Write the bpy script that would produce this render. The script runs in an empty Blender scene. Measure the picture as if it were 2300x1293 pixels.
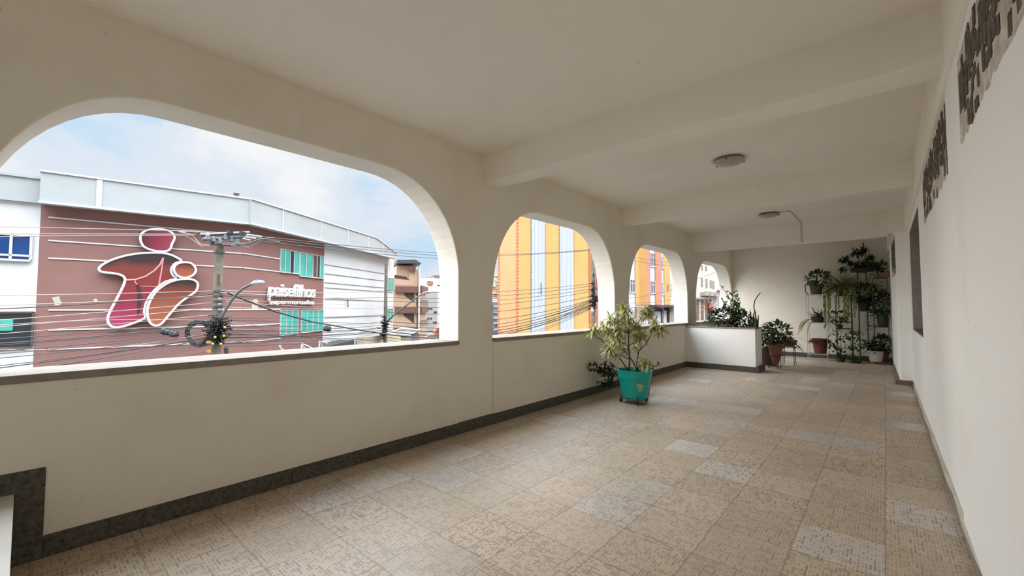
import bpy, bmesh, math, random
from mathutils import Vector, Matrix
random.seed(7)
scene = bpy.context.scene
C = scene.collection
PI = math.pi

# ------------------------------------------------------------------ camera
EYE = Vector((0, 0, 1.4))
F_PX, YAW, PITCH, ROLL = 957.718, 0.7186111, 0.0447464, 0.001144
fw = Vector((-math.sin(YAW) * math.cos(PITCH), math.cos(YAW) * math.cos(PITCH), math.sin(PITCH)))
r0 = Vector((math.cos(YAW), math.sin(YAW), 0)); u0 = r0.cross(fw)
rt = r0 * math.cos(ROLL) + u0 * math.sin(ROLL); up = u0 * math.cos(ROLL) - r0 * math.sin(ROLL)
cd = bpy.data.cameras.new('camera'); cam = bpy.data.objects.new('camera', cd); C.objects.link(cam)
cd.sensor_fit = 'HORIZONTAL'; cd.sensor_width = 36; cd.lens = F_PX / 2300 * 36; cd.clip_start = .02; cd.clip_end = 600
m3 = Matrix((rt, up, -fw)).transposed()
cam.matrix_world = Matrix.Translation(EYE) @ m3.to_4x4()
scene.camera = cam

# ------------------------------------------------------------------ world, light, exposure
scene.view_settings.view_transform = 'Standard'; scene.view_settings.look = 'None'
scene.view_settings.gamma = 1; scene.view_settings.use_curve_mapping = False
scene.view_settings.exposure = 0.0
scene.cycles.diffuse_bounces = 9; scene.cycles.max_bounces = 14
SKY_LOW, SKY_HIGH = .95, 9.6
w = bpy.data.worlds.new('overcast_sky'); scene.world = w; w.use_nodes = True
nt = w.node_tree; nt.nodes.clear()
def nd(nt, t, **k):
    n = nt.nodes.new(t)
    for a, v in k.items():
        if a in n.inputs: n.inputs[a].default_value = v
        else: setattr(n, a, v)
    return n
tc = nd(nt, 'ShaderNodeTexCoord'); mp = nd(nt, 'ShaderNodeMapping'); mp.inputs['Scale'].default_value = (1, 1, 2.2)
nt.links.new(tc.outputs['Generated'], mp.inputs['Vector'])
nz = nd(nt, 'ShaderNodeTexNoise', Scale=2.6, Detail=9.0, Roughness=.55, Distortion=.25)
nt.links.new(mp.outputs[0], nz.inputs['Vector'])
rp = nd(nt, 'ShaderNodeValToRGB'); rp.color_ramp.interpolation = 'EASE'
e = rp.color_ramp.elements
e[0].position = .36; e[0].color = (.60, .80, .98, 1); e[1].position = .62; e[1].color = (.97, .98, 1.0, 1)
x = e.new(.45); x.color = (.78, .86, .96, 1)
nt.links.new(nz.outputs['Fac'], rp.inputs['Fac'])
sp = nd(nt, 'ShaderNodeSeparateXYZ'); nt.links.new(tc.outputs['Generated'], sp.inputs[0])
mr = nd(nt, 'ShaderNodeMapRange'); mr.interpolation_type = 'SMOOTHSTEP'
mr.inputs['From Min'].default_value = .36; mr.inputs['From Max'].default_value = .62
mr.inputs['To Min'].default_value = SKY_LOW; mr.inputs['To Max'].default_value = SKY_HIGH
nt.links.new(sp.outputs['Z'], mr.inputs['Value'])
bg = nd(nt, 'ShaderNodeBackground'); wo = nd(nt, 'ShaderNodeOutputWorld')
nt.links.new(rp.outputs[0], bg.inputs['Color']); nt.links.new(mr.outputs[0], bg.inputs['Strength']); nt.links.new(bg.outputs[0], wo.inputs[0])
w.cycles.sampling_method = 'MANUAL'; w.cycles.sample_map_resolution = 1024

# the sun behind thin cloud, a broad soft glow low over the street behind the viewer's left shoulder
sd_ = bpy.data.lights.new('hazy_sun', 'SUN'); sd_.energy = 3.4; sd_.angle = math.radians(48); sd_.color = (1.0, .995, .985)
so_ = bpy.data.objects.new('hazy_sun', sd_); C.objects.link(so_)
SAZ, SEL = math.radians(128), math.radians(15)
so_.rotation_euler = Vector((-math.sin(SAZ) * math.cos(SEL), math.cos(SAZ) * math.cos(SEL), math.sin(SEL))).to_track_quat('Z', 'Y').to_euler()

# ------------------------------------------------------------------ drafting helpers
def sight(px, py):
    return rt * ((px - 1150) / F_PX) - up * ((py - 646.5) / F_PX) + fw
def at(px, py, depth): return EYE + sight(px, py) * depth
def on_x(px, py, X): d = sight(px, py); return EYE + d * ((X - EYE.x) / d.x)
def on_y(px, py, Y): d = sight(px, py); return EYE + d * ((Y - EYE.y) / d.y)
def on_z(px, py, Z): d = sight(px, py); return EYE + d * ((Z - EYE.z) / d.z)

# ------------------------------------------------------------------ materials
MATS = {}
def mat(name, col, rough=.6, var=0, vscale=6, bump=0, bscale=120, metal=0, spec=None, col2=None, coat=0, alpha=1, trans=0):
    if name in MATS: return MATS[name]
    m = bpy.data.materials.new(name); m.use_nodes = True; MATS[name] = m
    t = m.node_tree; b = t.nodes['Principled BSDF']
    b.inputs['Base Color'].default_value = (*col, 1); b.inputs['Roughness'].default_value = rough; b.inputs['Metallic'].default_value = metal
    if spec is not None: b.inputs['Specular IOR Level'].default_value = spec
    if trans: b.inputs['Transmission Weight'].default_value = trans
    if coat: b.inputs['Coat Weight'].default_value = coat
    tcn = nd(t, 'ShaderNodeTexCoord')
    if var or col2:
        n = nd(t, 'ShaderNodeTexNoise', Scale=vscale, Detail=6.0, Roughness=.6); t.links.new(tcn.outputs['Object'], n.inputs['Vector'])
        r = nd(t, 'ShaderNodeValToRGB'); a = r.color_ramp.elements
        c2 = col2 or tuple(max(0, c * (1 - var)) for c in col)
        a[0].position = .35; a[0].color = (*c2, 1); a[1].position = .65; a[1].color = (*col, 1)
        t.links.new(n.outputs['Fac'], r.inputs['Fac']); t.links.new(r.outputs[0], b.inputs['Base Color'])
    if bump:
        n = nd(t, 'ShaderNodeTexNoise', Scale=bscale, Detail=4.0); t.links.new(tcn.outputs['Object'], n.inputs['Vector'])
        bp = nd(t, 'ShaderNodeBump', Strength=bump, Distance=.01); t.links.new(n.outputs['Fac'], bp.inputs['Height']); t.links.new(bp.outputs[0], b.inputs['Normal'])
    return m

def plaster(name, col, stain=(.50, .42, .30), amount=.25):
    m = bpy.data.materials.new(name); m.use_nodes = True; MATS[name] = m
    t = m.node_tree; b = t.nodes['Principled BSDF']; L = t.links.new
    b.inputs['Roughness'].default_value = .85; b.inputs['Specular IOR Level'].default_value = .2
    g = nd(t, 'ShaderNodeNewGeometry')
    n1 = nd(t, 'ShaderNodeTexNoise', Scale=1.3, Detail=7.0, Roughness=.62); L(g.outputs['Position'], n1.inputs['Vector'])
    r1 = nd(t, 'ShaderNodeMapRange'); r1.inputs['From Min'].default_value = .5; r1.inputs['From Max'].default_value = .75; r1.inputs['To Max'].default_value = amount
    L(n1.outputs['Fac'], r1.inputs['Value'])
    mx = nd(t, 'ShaderNodeMix'); mx.data_type = 'RGBA'; mx.inputs['A'].default_value = (*col, 1); mx.inputs['B'].default_value = (*stain, 1)
    L(r1.outputs[0], mx.inputs['Factor'])
    # small scuffs
    v = nd(t, 'ShaderNodeTexNoise', Scale=17.0, Detail=3.0); L(g.outputs['Position'], v.inputs['Vector'])
    r2 = nd(t, 'ShaderNodeMapRange'); r2.inputs['From Min'].default_value = .735; r2.inputs['From Max'].default_value = .77; r2.inputs['To Max'].default_value = .35
    L(v.outputs['Fac'], r2.inputs['Value'])
    m2 = nd(t, 'ShaderNodeMix'); m2.data_type = 'RGBA'; m2.inputs['B'].default_value = (.3, .25, .19, 1)
    L(mx.outputs['Result'], m2.inputs['A']); L(r2.outputs[0], m2.inputs['Factor']); L(m2.outputs['Result'], b.inputs['Base Color'])
    n2 = nd(t, 'ShaderNodeTexNoise', Scale=70.0, Detail=5.0, Roughness=.6); L(g.outputs['Position'], n2.inputs['Vector'])
    n3 = nd(t, 'ShaderNodeTexNoise', Scale=3.0, Detail=2.0); L(g.outputs['Position'], n3.inputs['Vector'])
    ad = nd(t, 'ShaderNodeMath', operation='MULTIPLY_ADD'); ad.inputs[1].default_value = 3.0; L(n3.outputs['Fac'], ad.inputs[0]); L(n2.outputs['Fac'], ad.inputs[2])
    bp = nd(t, 'ShaderNodeBump', Strength=.35, Distance=.008); L(ad.outputs[0], bp.inputs['Height']); L(bp.outputs[0], b.inputs['Normal'])
    return m

M_WALL = plaster('cream_plaster', (.80, .755, .665))
M_RWALL = plaster('white_plaster', (.885, .885, .86), amount=.12)
M_CEIL = plaster('ceiling_paint', (.86, .82, .74), amount=.12)
M_GRAN = mat('grey_granite', (.115, .105, .085), .75, col2=(.045, .041, .033), vscale=38, bump=.5, bscale=60)
M_CAP = mat('sill_stone', (.29, .24, .19), .45, var=.3, vscale=9)
M_RSKIRT = mat('painted_skirting', (.30, .28, .24), .6, var=.35, vscale=5)
M_BEAD = mat('skirting_bead_paint', (.62, .58, .48), .7, var=.25, vscale=4)

def tile_material():
    m = bpy.data.materials.new('mosaic_print_floor_tiles'); m.use_nodes = True
    t = m.node_tree; b = t.nodes['Principled BSDF']; L = t.links.new
    g = nd(t, 'ShaderNodeNewGeometry')
    P = .4155; N = 24
    def vm(op, a, bb=None, c=None):
        n = nd(t, 'ShaderNodeVectorMath', operation=op)
        for i, q in enumerate((a, bb, c)):
            if q is None: continue
            if isinstance(q, tuple): n.inputs[i].default_value = q
            else: L(q, n.inputs[i])
        return n.outputs['Value'] if op in ('LENGTH', 'DOT_PRODUCT') else n.outputs[0]
    def ma(op, a, bb=None, c=None):
        n = nd(t, 'ShaderNodeMath', operation=op)
        for i, q in enumerate((a, bb, c)):
            if q is None: continue
            if isinstance(q, (int, float)): n.inputs[i].default_value = q
            else: L(q, n.inputs[i])
        return n.outputs[0]
    def sep(v):
        n = nd(t, 'ShaderNodeSeparateXYZ'); L(v, n.inputs[0]); return n.outputs[0], n.outputs[1]
    def wn(v):
        n = nd(t, 'ShaderNodeTexWhiteNoise'); n.noise_dimensions = '3D'; L(v, n.inputs['Vector']); return n
    p = vm('SUBTRACT', g.outputs['Position'], (-.039, 2.145, 0))
    q = vm('DIVIDE', p, (P, P, 1)); q = vm('MULTIPLY', q, (1, 1, 0))
    tile = vm('FLOOR', q); fr = vm('FRACTION', q); fx, fy = sep(fr)
    # distance to the tile edge (in tiles)
    ex = ma('MINIMUM', fx, ma('SUBTRACT', 1.0, fx)); ey = ma('MINIMUM', fy, ma('SUBTRACT', 1.0, fy))
    edge = ma('MINIMUM', ex, ey); grout = ma('LESS_THAN', edge, .0062)
    tn = wn(tile); ts = nd(t, 'ShaderNodeSeparateColor'); L(tn.outputs['Color'], ts.inputs[0])
    # cells
    def cells(sx, sy, off, lo, seed, fill_x, fill_y):
        cq = vm('ADD', vm('MULTIPLY', q, (sx, sy, 0)), off)
        c = vm('FLOOR', cq); f = vm('FRACTION', cq); cx, cy = sep(f)
        rn = wn(vm('ADD', c, (seed, seed, seed))).outputs['Value']
        on = ma('GREATER_THAN', rn, lo)
        ix = ma('MULTIPLY', ma('GREATER_THAN', cx, (1 - fill_x) / 2), ma('LESS_THAN', cx, 1 - (1 - fill_x) / 2))
        iy = ma('MULTIPLY', ma('GREATER_THAN', cy, (1 - fill_y) / 2), ma('LESS_THAN', cy, 1 - (1 - fill_y) / 2))
        return ma('MULTIPLY', on, ma('MULTIPLY', ix, iy)), rn
    dots, _ = cells(N, N, (0, 0, 0), .62, 3.3, .66, .66)
    bx_, _ = cells(N / 3.5, N, (.2, 0, 0), .885, 7.7, .86, .6)
    by_, _ = cells(N, N / 3.5, (0, .4, 0), .885, 11.1, .6, .86)
    # light joints between the printed cells
    cq = vm('MULTIPLY', q, (N, N, 0)); f = vm('FRACTION', cq); cx, cy = sep(f)
    blk = wn(vm('ADD', vm('FLOOR', vm('MULTIPLY', q, (N / 3, N / 7, 0))), (5, 5, 5))).outputs['Value']
    blk2 = wn(vm('ADD', vm('FLOOR', vm('MULTIPLY', q, (N / 7, N / 3, 0))), (9, 9, 9))).outputs['Value']
    jl = ma('MAXIMUM', ma('MULTIPLY', ma('LESS_THAN', cx, .16), ma('GREATER_THAN', blk, .35)), ma('MULTIPLY', ma('LESS_THAN', cy, .16), ma('GREATER_THAN', blk2, .45)))
    dark = ma('MAXIMUM', dots, ma('MAXIMUM', bx_, by_))
    # per-tile noise: clusters of tiles blend towards a whitish tone
    base = nd(t, 'ShaderNodeMix'); base.data_type = 'RGBA'; base.inputs['A'].default_value = (.475, .37, .262, 1); base.inputs['B'].default_value = (.56, .515, .46, 1)
    pale_n = nd(t, 'ShaderNodeTexNoise', Scale=.31, Detail=2.0); L(tile, pale_n.inputs['Vector'])
    white = ma('GREATER_THAN', ma('ADD', ts.outputs[0], ma('MULTIPLY_ADD', pale_n.outputs['Fac'], .8, -.4)), .83)
    mrw = nd(t, 'ShaderNodeMapRange'); mrw.inputs['From Min'].default_value = .4; mrw.inputs['From Max'].default_value = .68; mrw.inputs['To Max'].default_value = .45; L(pale_n.outputs['Fac'], mrw.inputs['Value'])
    L(ma('MAXIMUM', ma('MULTIPLY', white, .9), ma('MULTIPLY', mrw.outputs[0], .6)), base.inputs['Factor'])
    bright = nd(t, 'ShaderNodeMix'); bright.data_type = 'RGBA'; bright.blend_type = 'MULTIPLY'; bright.inputs['Factor'].default_value = 1
    L(base.outputs['Result'], bright.inputs['A'])
    cb = nd(t, 'ShaderNodeCombineColor'); bv = ma('MULTIPLY_ADD', ts.outputs[1], .20, .84)
    for i in range(3): L(bv, cb.inputs[i])
    L(cb.outputs[0], bright.inputs['B'])
    m1 = nd(t, 'ShaderNodeMix'); m1.data_type = 'RGBA'; m1.inputs['B'].default_value = (.66, .58, .465, 1); L(bright.outputs['Result'], m1.inputs['A']); L(ma('MULTIPLY', jl, .42), m1.inputs['Factor'])
    m2 = nd(t, 'ShaderNodeMix'); m2.data_type = 'RGBA'; m2.inputs['B'].default_value = (.20, .165, .135, 1); L(m1.outputs['Result'], m2.inputs['A'])
    L(ma('MULTIPLY', dark, ma('MULTIPLY_ADD', ts.outputs[2], .35, .55)), m2.inputs['Factor'])
    fine = nd(t, 'ShaderNodeTexNoise', Scale=160.0, Detail=2.0); L(g.outputs['Position'], fine.inputs['Vector'])
    m25 = nd(t, 'ShaderNodeMix'); m25.data_type = 'RGBA'; m25.inputs['B'].default_value = (.42, .33, .25, 1); L(m2.outputs['Result'], m25.inputs['A'])
    dirt = nd(t, 'ShaderNodeTexNoise', Scale=1.1, Detail=6.0); L(g.outputs['Position'], dirt.inputs['Vector'])
    L(ma('MULTIPLY', ma('MULTIPLY', fine.outputs['Fac'], dirt.outputs['Fac']), .45), m25.inputs['Factor'])
    m3_ = nd(t, 'ShaderNodeMix'); m3_.data_type = 'RGBA'; m3_.inputs['B'].default_value = (.21, .15, .10, 1); L(m25.outputs['Result'], m3_.inputs['A']); L(ma('MULTIPLY', grout, .8), m3_.inputs['Factor'])
    L(m3_.outputs['Result'], b.inputs['Base Color'])
    L(ma('MULTIPLY_ADD', ts.outputs[2], .16, ma('MULTIPLY_ADD', white, -.17, .44)), b.inputs['Roughness'])
    b.inputs['Specular IOR Level'].default_value = .6
    bp = nd(t, 'ShaderNodeBump', Strength=.25, Distance=.002)
    L(ma('SUBTRACT', ma('MULTIPLY', dark, -.25), grout), bp.inputs['Height']); L(bp.outputs[0], b.inputs['Normal'])
    return m
M_TILE = tile_material()

# ------------------------------------------------------------------ object helpers
def link(name, me, m=None, parent=None, smooth=False):
    o = bpy.data.objects.new(name, me); C.objects.link(o)
    if m is not None:
        for q in (m if isinstance(m, (list, tuple)) else [m]): me.materials.append(q)
    if parent: o.parent = parent; o.matrix_parent_inverse = Matrix.Identity(4)
    if smooth:
        for f in me.polygons: f.use_smooth = True
    return o
def finish(name, bm, m, parent=None, smooth=False, loc=None):
    """link a bmesh given in world space; the object's origin goes to loc or to the parent's origin"""
    o0 = Vector(loc) if loc is not None else (parent_origin(parent) if parent else Vector((0, 0, 0)))
    bmesh.ops.translate(bm, verts=bm.verts, vec=-o0)
    bmesh.ops.recalc_face_normals(bm, faces=bm.faces)
    me = bpy.data.meshes.new(name); bm.to_mesh(me); bm.free()
    o = link(name, me, m, parent, smooth)
    if not parent: o.location = o0
    return o
def parent_origin(p):
    v = Vector((0, 0, 0))
    while p is not None: v += p.location; p = p.parent
    return v
def thing(name, label, cat, loc, group=None):
    o = bpy.data.objects.new(name, None); C.objects.link(o); o.location = Vector(loc); o.empty_display_size = .2
    o['label'] = label; o['category'] = cat
    if group: o['group'] = group
    return o
def tag(o, label, cat, group=None, kind=None):
    o['label'] = label; o['category'] = cat
    if group: o['group'] = group
    if kind: o['kind'] = kind
    return o
def struct(o): o['kind'] = 'structure'; return o
def bevel(o, wd=.01, seg=2, ang=40):
    b = o.modifiers.new('bevel', 'BEVEL'); b.width = wd; b.segments = seg; b.limit_method = 'ANGLE'; b.angle_limit = math.radians(ang); return o
def box(bm, a, b_):
    x0, y0, z0 = a; x1, y1, z1 = b_
    v = [bm.verts.new(p) for p in ((x0, y0, z0), (x1, y0, z0), (x1, y1, z0), (x0, y1, z0), (x0, y0, z1), (x1, y0, z1), (x1, y1, z1), (x0, y1, z1))]
    for f in ((0, 3, 2, 1), (4, 5, 6, 7), (0, 1, 5, 4), (1, 2, 6, 5), (2, 3, 7, 6), (3, 0, 4, 7)): bm.faces.new([v[i] for i in f])
def prism(bm, pts, vec):
    """pts: planar loop of 3D points, extruded along vec"""
    vec = Vector(vec); a = [bm.verts.new(Vector(p)) for p in pts]; b_ = [bm.verts.new(Vector(p) + vec) for p in pts]; n = len(pts)
    bm.faces.new(a); bm.faces.new(b_[::-1])
    for i in range(n): bm.faces.new((a[i], a[(i + 1) % n], b_[(i + 1) % n], b_[i]))
def tube(bm, pts, rad, n=6, caps=True):
    pts = [Vector(p) for p in pts]; rings = []
    rr = rad if isinstance(rad, (list, tuple)) else [rad] * len(pts)
    ref = None
    for i, p in enumerate(pts):
        d = (pts[min(i + 1, len(pts) - 1)] - pts[max(i - 1, 0)])
        d = d.normalized() if d.length > 1e-9 else Vector((0, 0, 1))
        if ref is None: ref = Vector((0, 0, 1)) if abs(d.z) < .9 else Vector((1, 0, 0))
        s = d.cross(ref)
        if s.length < 1e-4: ref = Vector((1, 0, 0)); s = d.cross(ref)
        s.normalize(); t_ = s.cross(d).normalized(); ref = t_
        rings.append([bm.verts.new(p + (s * math.cos(2 * PI * k / n) + t_ * math.sin(2 * PI * k / n)) * rr[i]) for k in range(n)])
    for a, b_ in zip(rings, rings[1:]):
        for k in range(n): bm.faces.new((a[k], a[(k + 1) % n], b_[(k + 1) % n], b_[k]))
    if caps: bm.faces.new(rings[0][::-1]); bm.faces.new(rings[-1])
def lathe(bm, c, prof, n=32, axis=None, sq=None):
    """prof: (radius, height) list from bottom to top about z"""
    c = Vector(c); rings = []
    for r_, h in prof:
        if r_ < 1e-5: rings.append([bm.verts.new(c + Vector((0, 0, h)))])
        else: rings.append([bm.verts.new(c + Vector((math.cos(2 * PI * k / n) * r_, math.sin(2 * PI * k / n) * r_ * (sq or 1), h))) for k in range(n)])
    for a, b_ in zip(rings, rings[1:]):
        if len(a) == 1 and len(b_) == 1: continue
        for k in range(n):
            k2 = (k + 1) % n
            if len(a) == 1: bm.faces.new((a[0], b_[k2], b_[k]))
            elif len(b_) == 1: bm.faces.new((a[k], a[k2], b_[0]))
            else: bm.faces.new((a[k], a[k2], b_[k2], b_[k]))
def B(): return bmesh.new()

# ------------------------------------------------------------------ the verandah shell
XL, XO, XR, YB, YE = -3.6, -3.94, .34, -4.3, 14.62
CZ = 3.23
ARCH = [  # y0, y1, top, left corner a/b, right corner a/b
    (-3.95, -.85, 2.76, .9, 1.1, .9, 1.1),  # unseen arch behind the camera, added to let in light
    (-.24, 3.205, 2.765, .86, 1.15, .98, 1.05),
    (3.76, 6.885, 2.71, .98, 1.2, .92, 1.1),
    (7.44, 10.585, 2.675, .95, 1.15, .8, 1.1),
    (11.2, 14.58, 2.645, .95, 1.1, .95, 1.1)]
SILL = 1.0
def arch_line(a):
    y0, y1, zt, la, lb, ra, rb = a; pts = []
    for k in range(0, 15):
        th = PI / 2 * k / 14; pts.append((y0 + la - la * math.cos(th) ** .92, zt - lb + lb * math.sin(th)))
    for k in range(14, -1, -1):
        th = PI / 2 * k / 14; pts.append((y1 - ra + ra * math.cos(th) ** .92, zt - rb + rb * math.sin(th)))
    return pts
bm = B()
lines = [arch_line(a) for a in ARCH]
ZB, ZT = -.02, CZ + .1
for X in (XL, XO):
    prev = (YB - .3, None)
    for a, ln in zip(ARCH, lines):
        zs = ln[0][1]
        loop = [(prev[0], ZB)] + ([] if prev[1] is None else [])
        pts = [(prev[0], ZB), (a[0], ZB), (a[0], SILL), (a[0], zs), (a[0], ZT), (prev[0], ZT)]
        if prev[1] is not None: pts += [(prev[0], prev[1]), (prev[0], SILL)]
        bm.faces.new([bm.verts.new((X, y, z)) for y, z in pts])
        for (ya, za), (yb, zb) in zip(ln, ln[1:]):
            if yb - ya < 1e-6: continue
            bm.faces.new([bm.verts.new((X, y, z)) for y, z in ((ya, za), (yb, zb), (yb, ZT), (ya, ZT))])
        bm.faces.new([bm.verts.new((X, y, z)) for y, z in ((a[0], ZB), (a[1], ZB), (a[1], SILL), (a[0], SILL))])
        prev = (a[1], ln[-1][1])
    pts = [(prev[0], ZB), (YE + .3, ZB), (YE + .3, ZT), (prev[0], ZT), (prev[0], prev[1]), (prev[0], SILL)]
    bm.faces.new([bm.verts.new((X, y, z)) for y, z in pts])
for a, ln in zip(ARCH, lines):
    lp = [(a[0], SILL)] + ln + [(a[1], SILL)]
    lp = [p for i, p in enumerate(lp) if i == 0 or (abs(p[0] - lp[i - 1][0]) + abs(p[1] - lp[i - 1][1])) > 1e-6]
    for (ya, za), (yb, zb) in zip(lp, lp[1:] + lp[:1]):
        bm.faces.new([bm.verts.new(p) for p in ((XL, ya, za), (XL, yb, zb), (XO, yb, zb), (XO, ya, za))])
bmesh.ops.remove_doubles(bm, verts=bm.verts, dist=1e-4)
wl = struct(finish('wall_left', bm, M_WALL)); bevel(wl, .014, 2, 55)
# parapet fields stand a finger's breadth proud of the piers
for i, a in enumerate(ARCH[:4]):
    bm = B(); box(bm, (XL - .05, a[0] + .0, .10), (XL + .018, a[1] - .0, SILL - .02))
    o = struct(finish('wall_left_parapet', bm, M_WALL)); bevel(o, .008, 3)
# sill caps
for i, a in enumerate(ARCH):
    bm = B(); box(bm, (XO - .03, a[0] + .004, SILL - .012), (XL + .030, a[1] - .004, SILL + .026))
    o = struct(finish('trim_%d' % (i + 1), bm, M_CAP)); bevel(o, .004, 2); o['label'] = 'stone sill cap on the parapet under an arch'
# floor, ceiling, other walls
bm = B(); box(bm, (XO, YB - .3, -.25), (2.2, YE + .3, 0)); struct(finish('floor', bm, M_TILE))
bm = B(); box(bm, (XO - .25, YB - .3, CZ), (2.2, YE + .3, CZ + .22)); struct(finish('ceiling', bm, M_CEIL))
bm = B(); box(bm, (XL - .3, YE, 0), (.7, YE + .3, CZ)); struct(finish('wall_far', bm, M_WALL))
bm = B(); box(bm, (XL - .3, YB - .3, 0), (.7, YB, CZ)); struct(finish('wall_back', bm, M_WALL))
# right wall with the window niche
NY0, NY1, NZ0, NZ1 = 7.25, 9.75, 1.03, 2.66
bm = B()
for s in (((XR, YB, 0), (XR + .35, NY0, CZ)), ((XR, NY1, 0), (XR + .35, 10.6, CZ)), ((XR, NY0, 0), (XR + .35, NY1, NZ0)), ((XR, NY0, NZ1), (XR + .35, NY1, CZ))): box(bm, *s)
bmesh.ops.remove_doubles(bm, verts=bm.verts, dist=1e-4)
struct(finish('wall_right', bm, M_RWALL))
bm = B(); prism(bm, [(.17, 10.55, 0), (.70, 10.55, 0), (.70, YE, 0), (.10, YE, 0)], (0, 0, CZ)); o = struct(finish('wall_right_far', bm, M_RWALL)); bevel(o, .02, 3)
M_WFRAME = mat('window_frame_paint', (.42, .40, .37), .5)
M_WGLASS = mat('dark_window_glass', (.05, .05, .055), .1)
wn_ = thing('window_1', 'dark window at the back of the deep opening in the white right wall', 'window', (XR + .3, (NY0 + NY1) / 2, NZ0)); wn_['kind'] = 'structure'
del wn_['category']
bm = B()
for s in (((XR + .27, NY0, NZ0), (XR + .31, NY0 + .06, NZ1)), ((XR + .27, NY1 - .06, NZ0), (XR + .31, NY1, NZ1)), ((XR + .27, NY0, NZ0), (XR + .31, NY1, NZ0 + .06)), ((XR + .27, NY0, NZ1 - .06), (XR + .31, NY1, NZ1)), ((XR + .27, 8.47, NZ0), (XR + .31, 8.53, NZ1))): box(bm, *s)
finish('window_frame', bm, M_WFRAME, wn_)
bm = B(); box(bm, (XR + .285, NY0, NZ0), (XR + .295, NY1, NZ1)); finish('pane', bm, M_WGLASS, wn_)
bm = B(); box(bm, (XR + .002, NY0 + .002, NZ0 - .005), (XR + .27, NY1 - .002, NZ0 + .02)); finish('window_sill', bm, mat('brown_stone_sill', (.20, .15, .12), .5), wn_)
M_REV = mat('grey_brown_reveal', (.34, .31, .28), .8, var=.15)  # even grey-brown, darker than the wall around the niche
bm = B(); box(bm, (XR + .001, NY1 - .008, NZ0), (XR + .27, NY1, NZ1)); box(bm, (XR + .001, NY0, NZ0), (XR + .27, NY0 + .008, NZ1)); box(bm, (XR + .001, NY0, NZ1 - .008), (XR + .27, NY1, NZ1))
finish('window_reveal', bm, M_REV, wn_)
# pilaster and beams
bm = B(); box(bm, (XR - .014, YB, .05), (XR + .1, 3.86, 2.92)); o = struct(finish('pilaster', bm, M_RWALL)); bevel(o, .013, 3)
for n, (y0, y1, zb) in enumerate(((3.58, 3.87, 2.885), (7.16, 7.40, 2.91), (10.92, 11.12, 2.775))):
    bm = B(); box(bm, (XL - .05, y0, zb), (XR + .05, y1, CZ + .02)); o = struct(finish('beam', bm, M_CEIL)); bevel(o, .012, 2)
# edge beam along the top of the right wall
bm = B(); box(bm, (XR - .035, YB, 2.78), (XR + .1, 10.56, CZ + .02)); o = struct(finish('beam_right', bm, M_CEIL)); bevel(o, .03, 3)
bm = B(); box(bm, (.08, 10.54, 2.78), (.31, YE, CZ + .02)); struct(finish('beam_right', bm, M_CEIL))

# skirting
def skirt(name, segs, m, bv=.004):
    bm = B()
    for a, b_ in segs: box(bm, a, b_)
    o = struct(finish(name, bm, m)); bevel(o, bv, 2); return o
segs = []; y = .114; lens = [1.33, .98, .9, 1.1, .87, .95, 1.0, 1.05, .92, 1.13, .94]
for ln in lens:
    y2 = min(y + ln, 10.36); segs.append(((XL, y + .0015, 0), (XL + .026, y2 - .0015, .122)))
    y = y2
    if y >= 10.36: break
skirt('baseboard_left', segs, M_GRAN, .003)
skirt('baseboard_step', [((XL, .0, 0), (XL + .027, .114, .385)), ((XL, -.9, .388), (XL + .027, .114, .50))], M_GRAN, .003)
skirt('baseboard_far', [((-2.2, YE - .025, 0), (.1, YE, .12)), ((XL, YE - .025, 0), (-2.2, YE, .12))], M_GRAN)
skirt('baseboard_right', [((XR - .02, YB, 0), (XR + .01, 10.15, .055))], M_RSKIRT)
bm = B(); tube(bm, [(XR - .001, y_, .072 + .004 * math.sin(y_ * 3.1)) for y_ in [YB + .3 * k for k in range(49)]], [.021 + .005 * math.sin(k * 1.7) for k in range(49)], 8)
struct(finish('baseboard_right_bead', bm, M_BEAD, smooth=True))
skirt('baseboard_pier', [((.14, 10.52, 0), (XR, 10.56, .085)), ((.10, 10.55, 0), (.165, YE - .03, .08))], mat('brown_skirting_tile', (.20, .145, .11), .6, var=.3))
skirt('baseboard_pier_return', [((XR - .025, 10.16, 0), (XR + .01, 10.5, .085)), ((XR - .03, 10.12, 0), (XR + .02, 10.16, .09))], mat('dark_skirting_tile', (.09, .07, .06), .6))
# white step block at the left of the frame
bm = B(); box(bm, (XL + .027, -1.3, 0), (-2.5, -.01, .365)); box(bm, (XL + .027, -1.3, .365), (-2.48, .0, .386))
o = struct(finish('step', bm, mat('white_step_tile', (.62, .59, .53), .5, var=.12, vscale=4))); bevel(o, .003)

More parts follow.
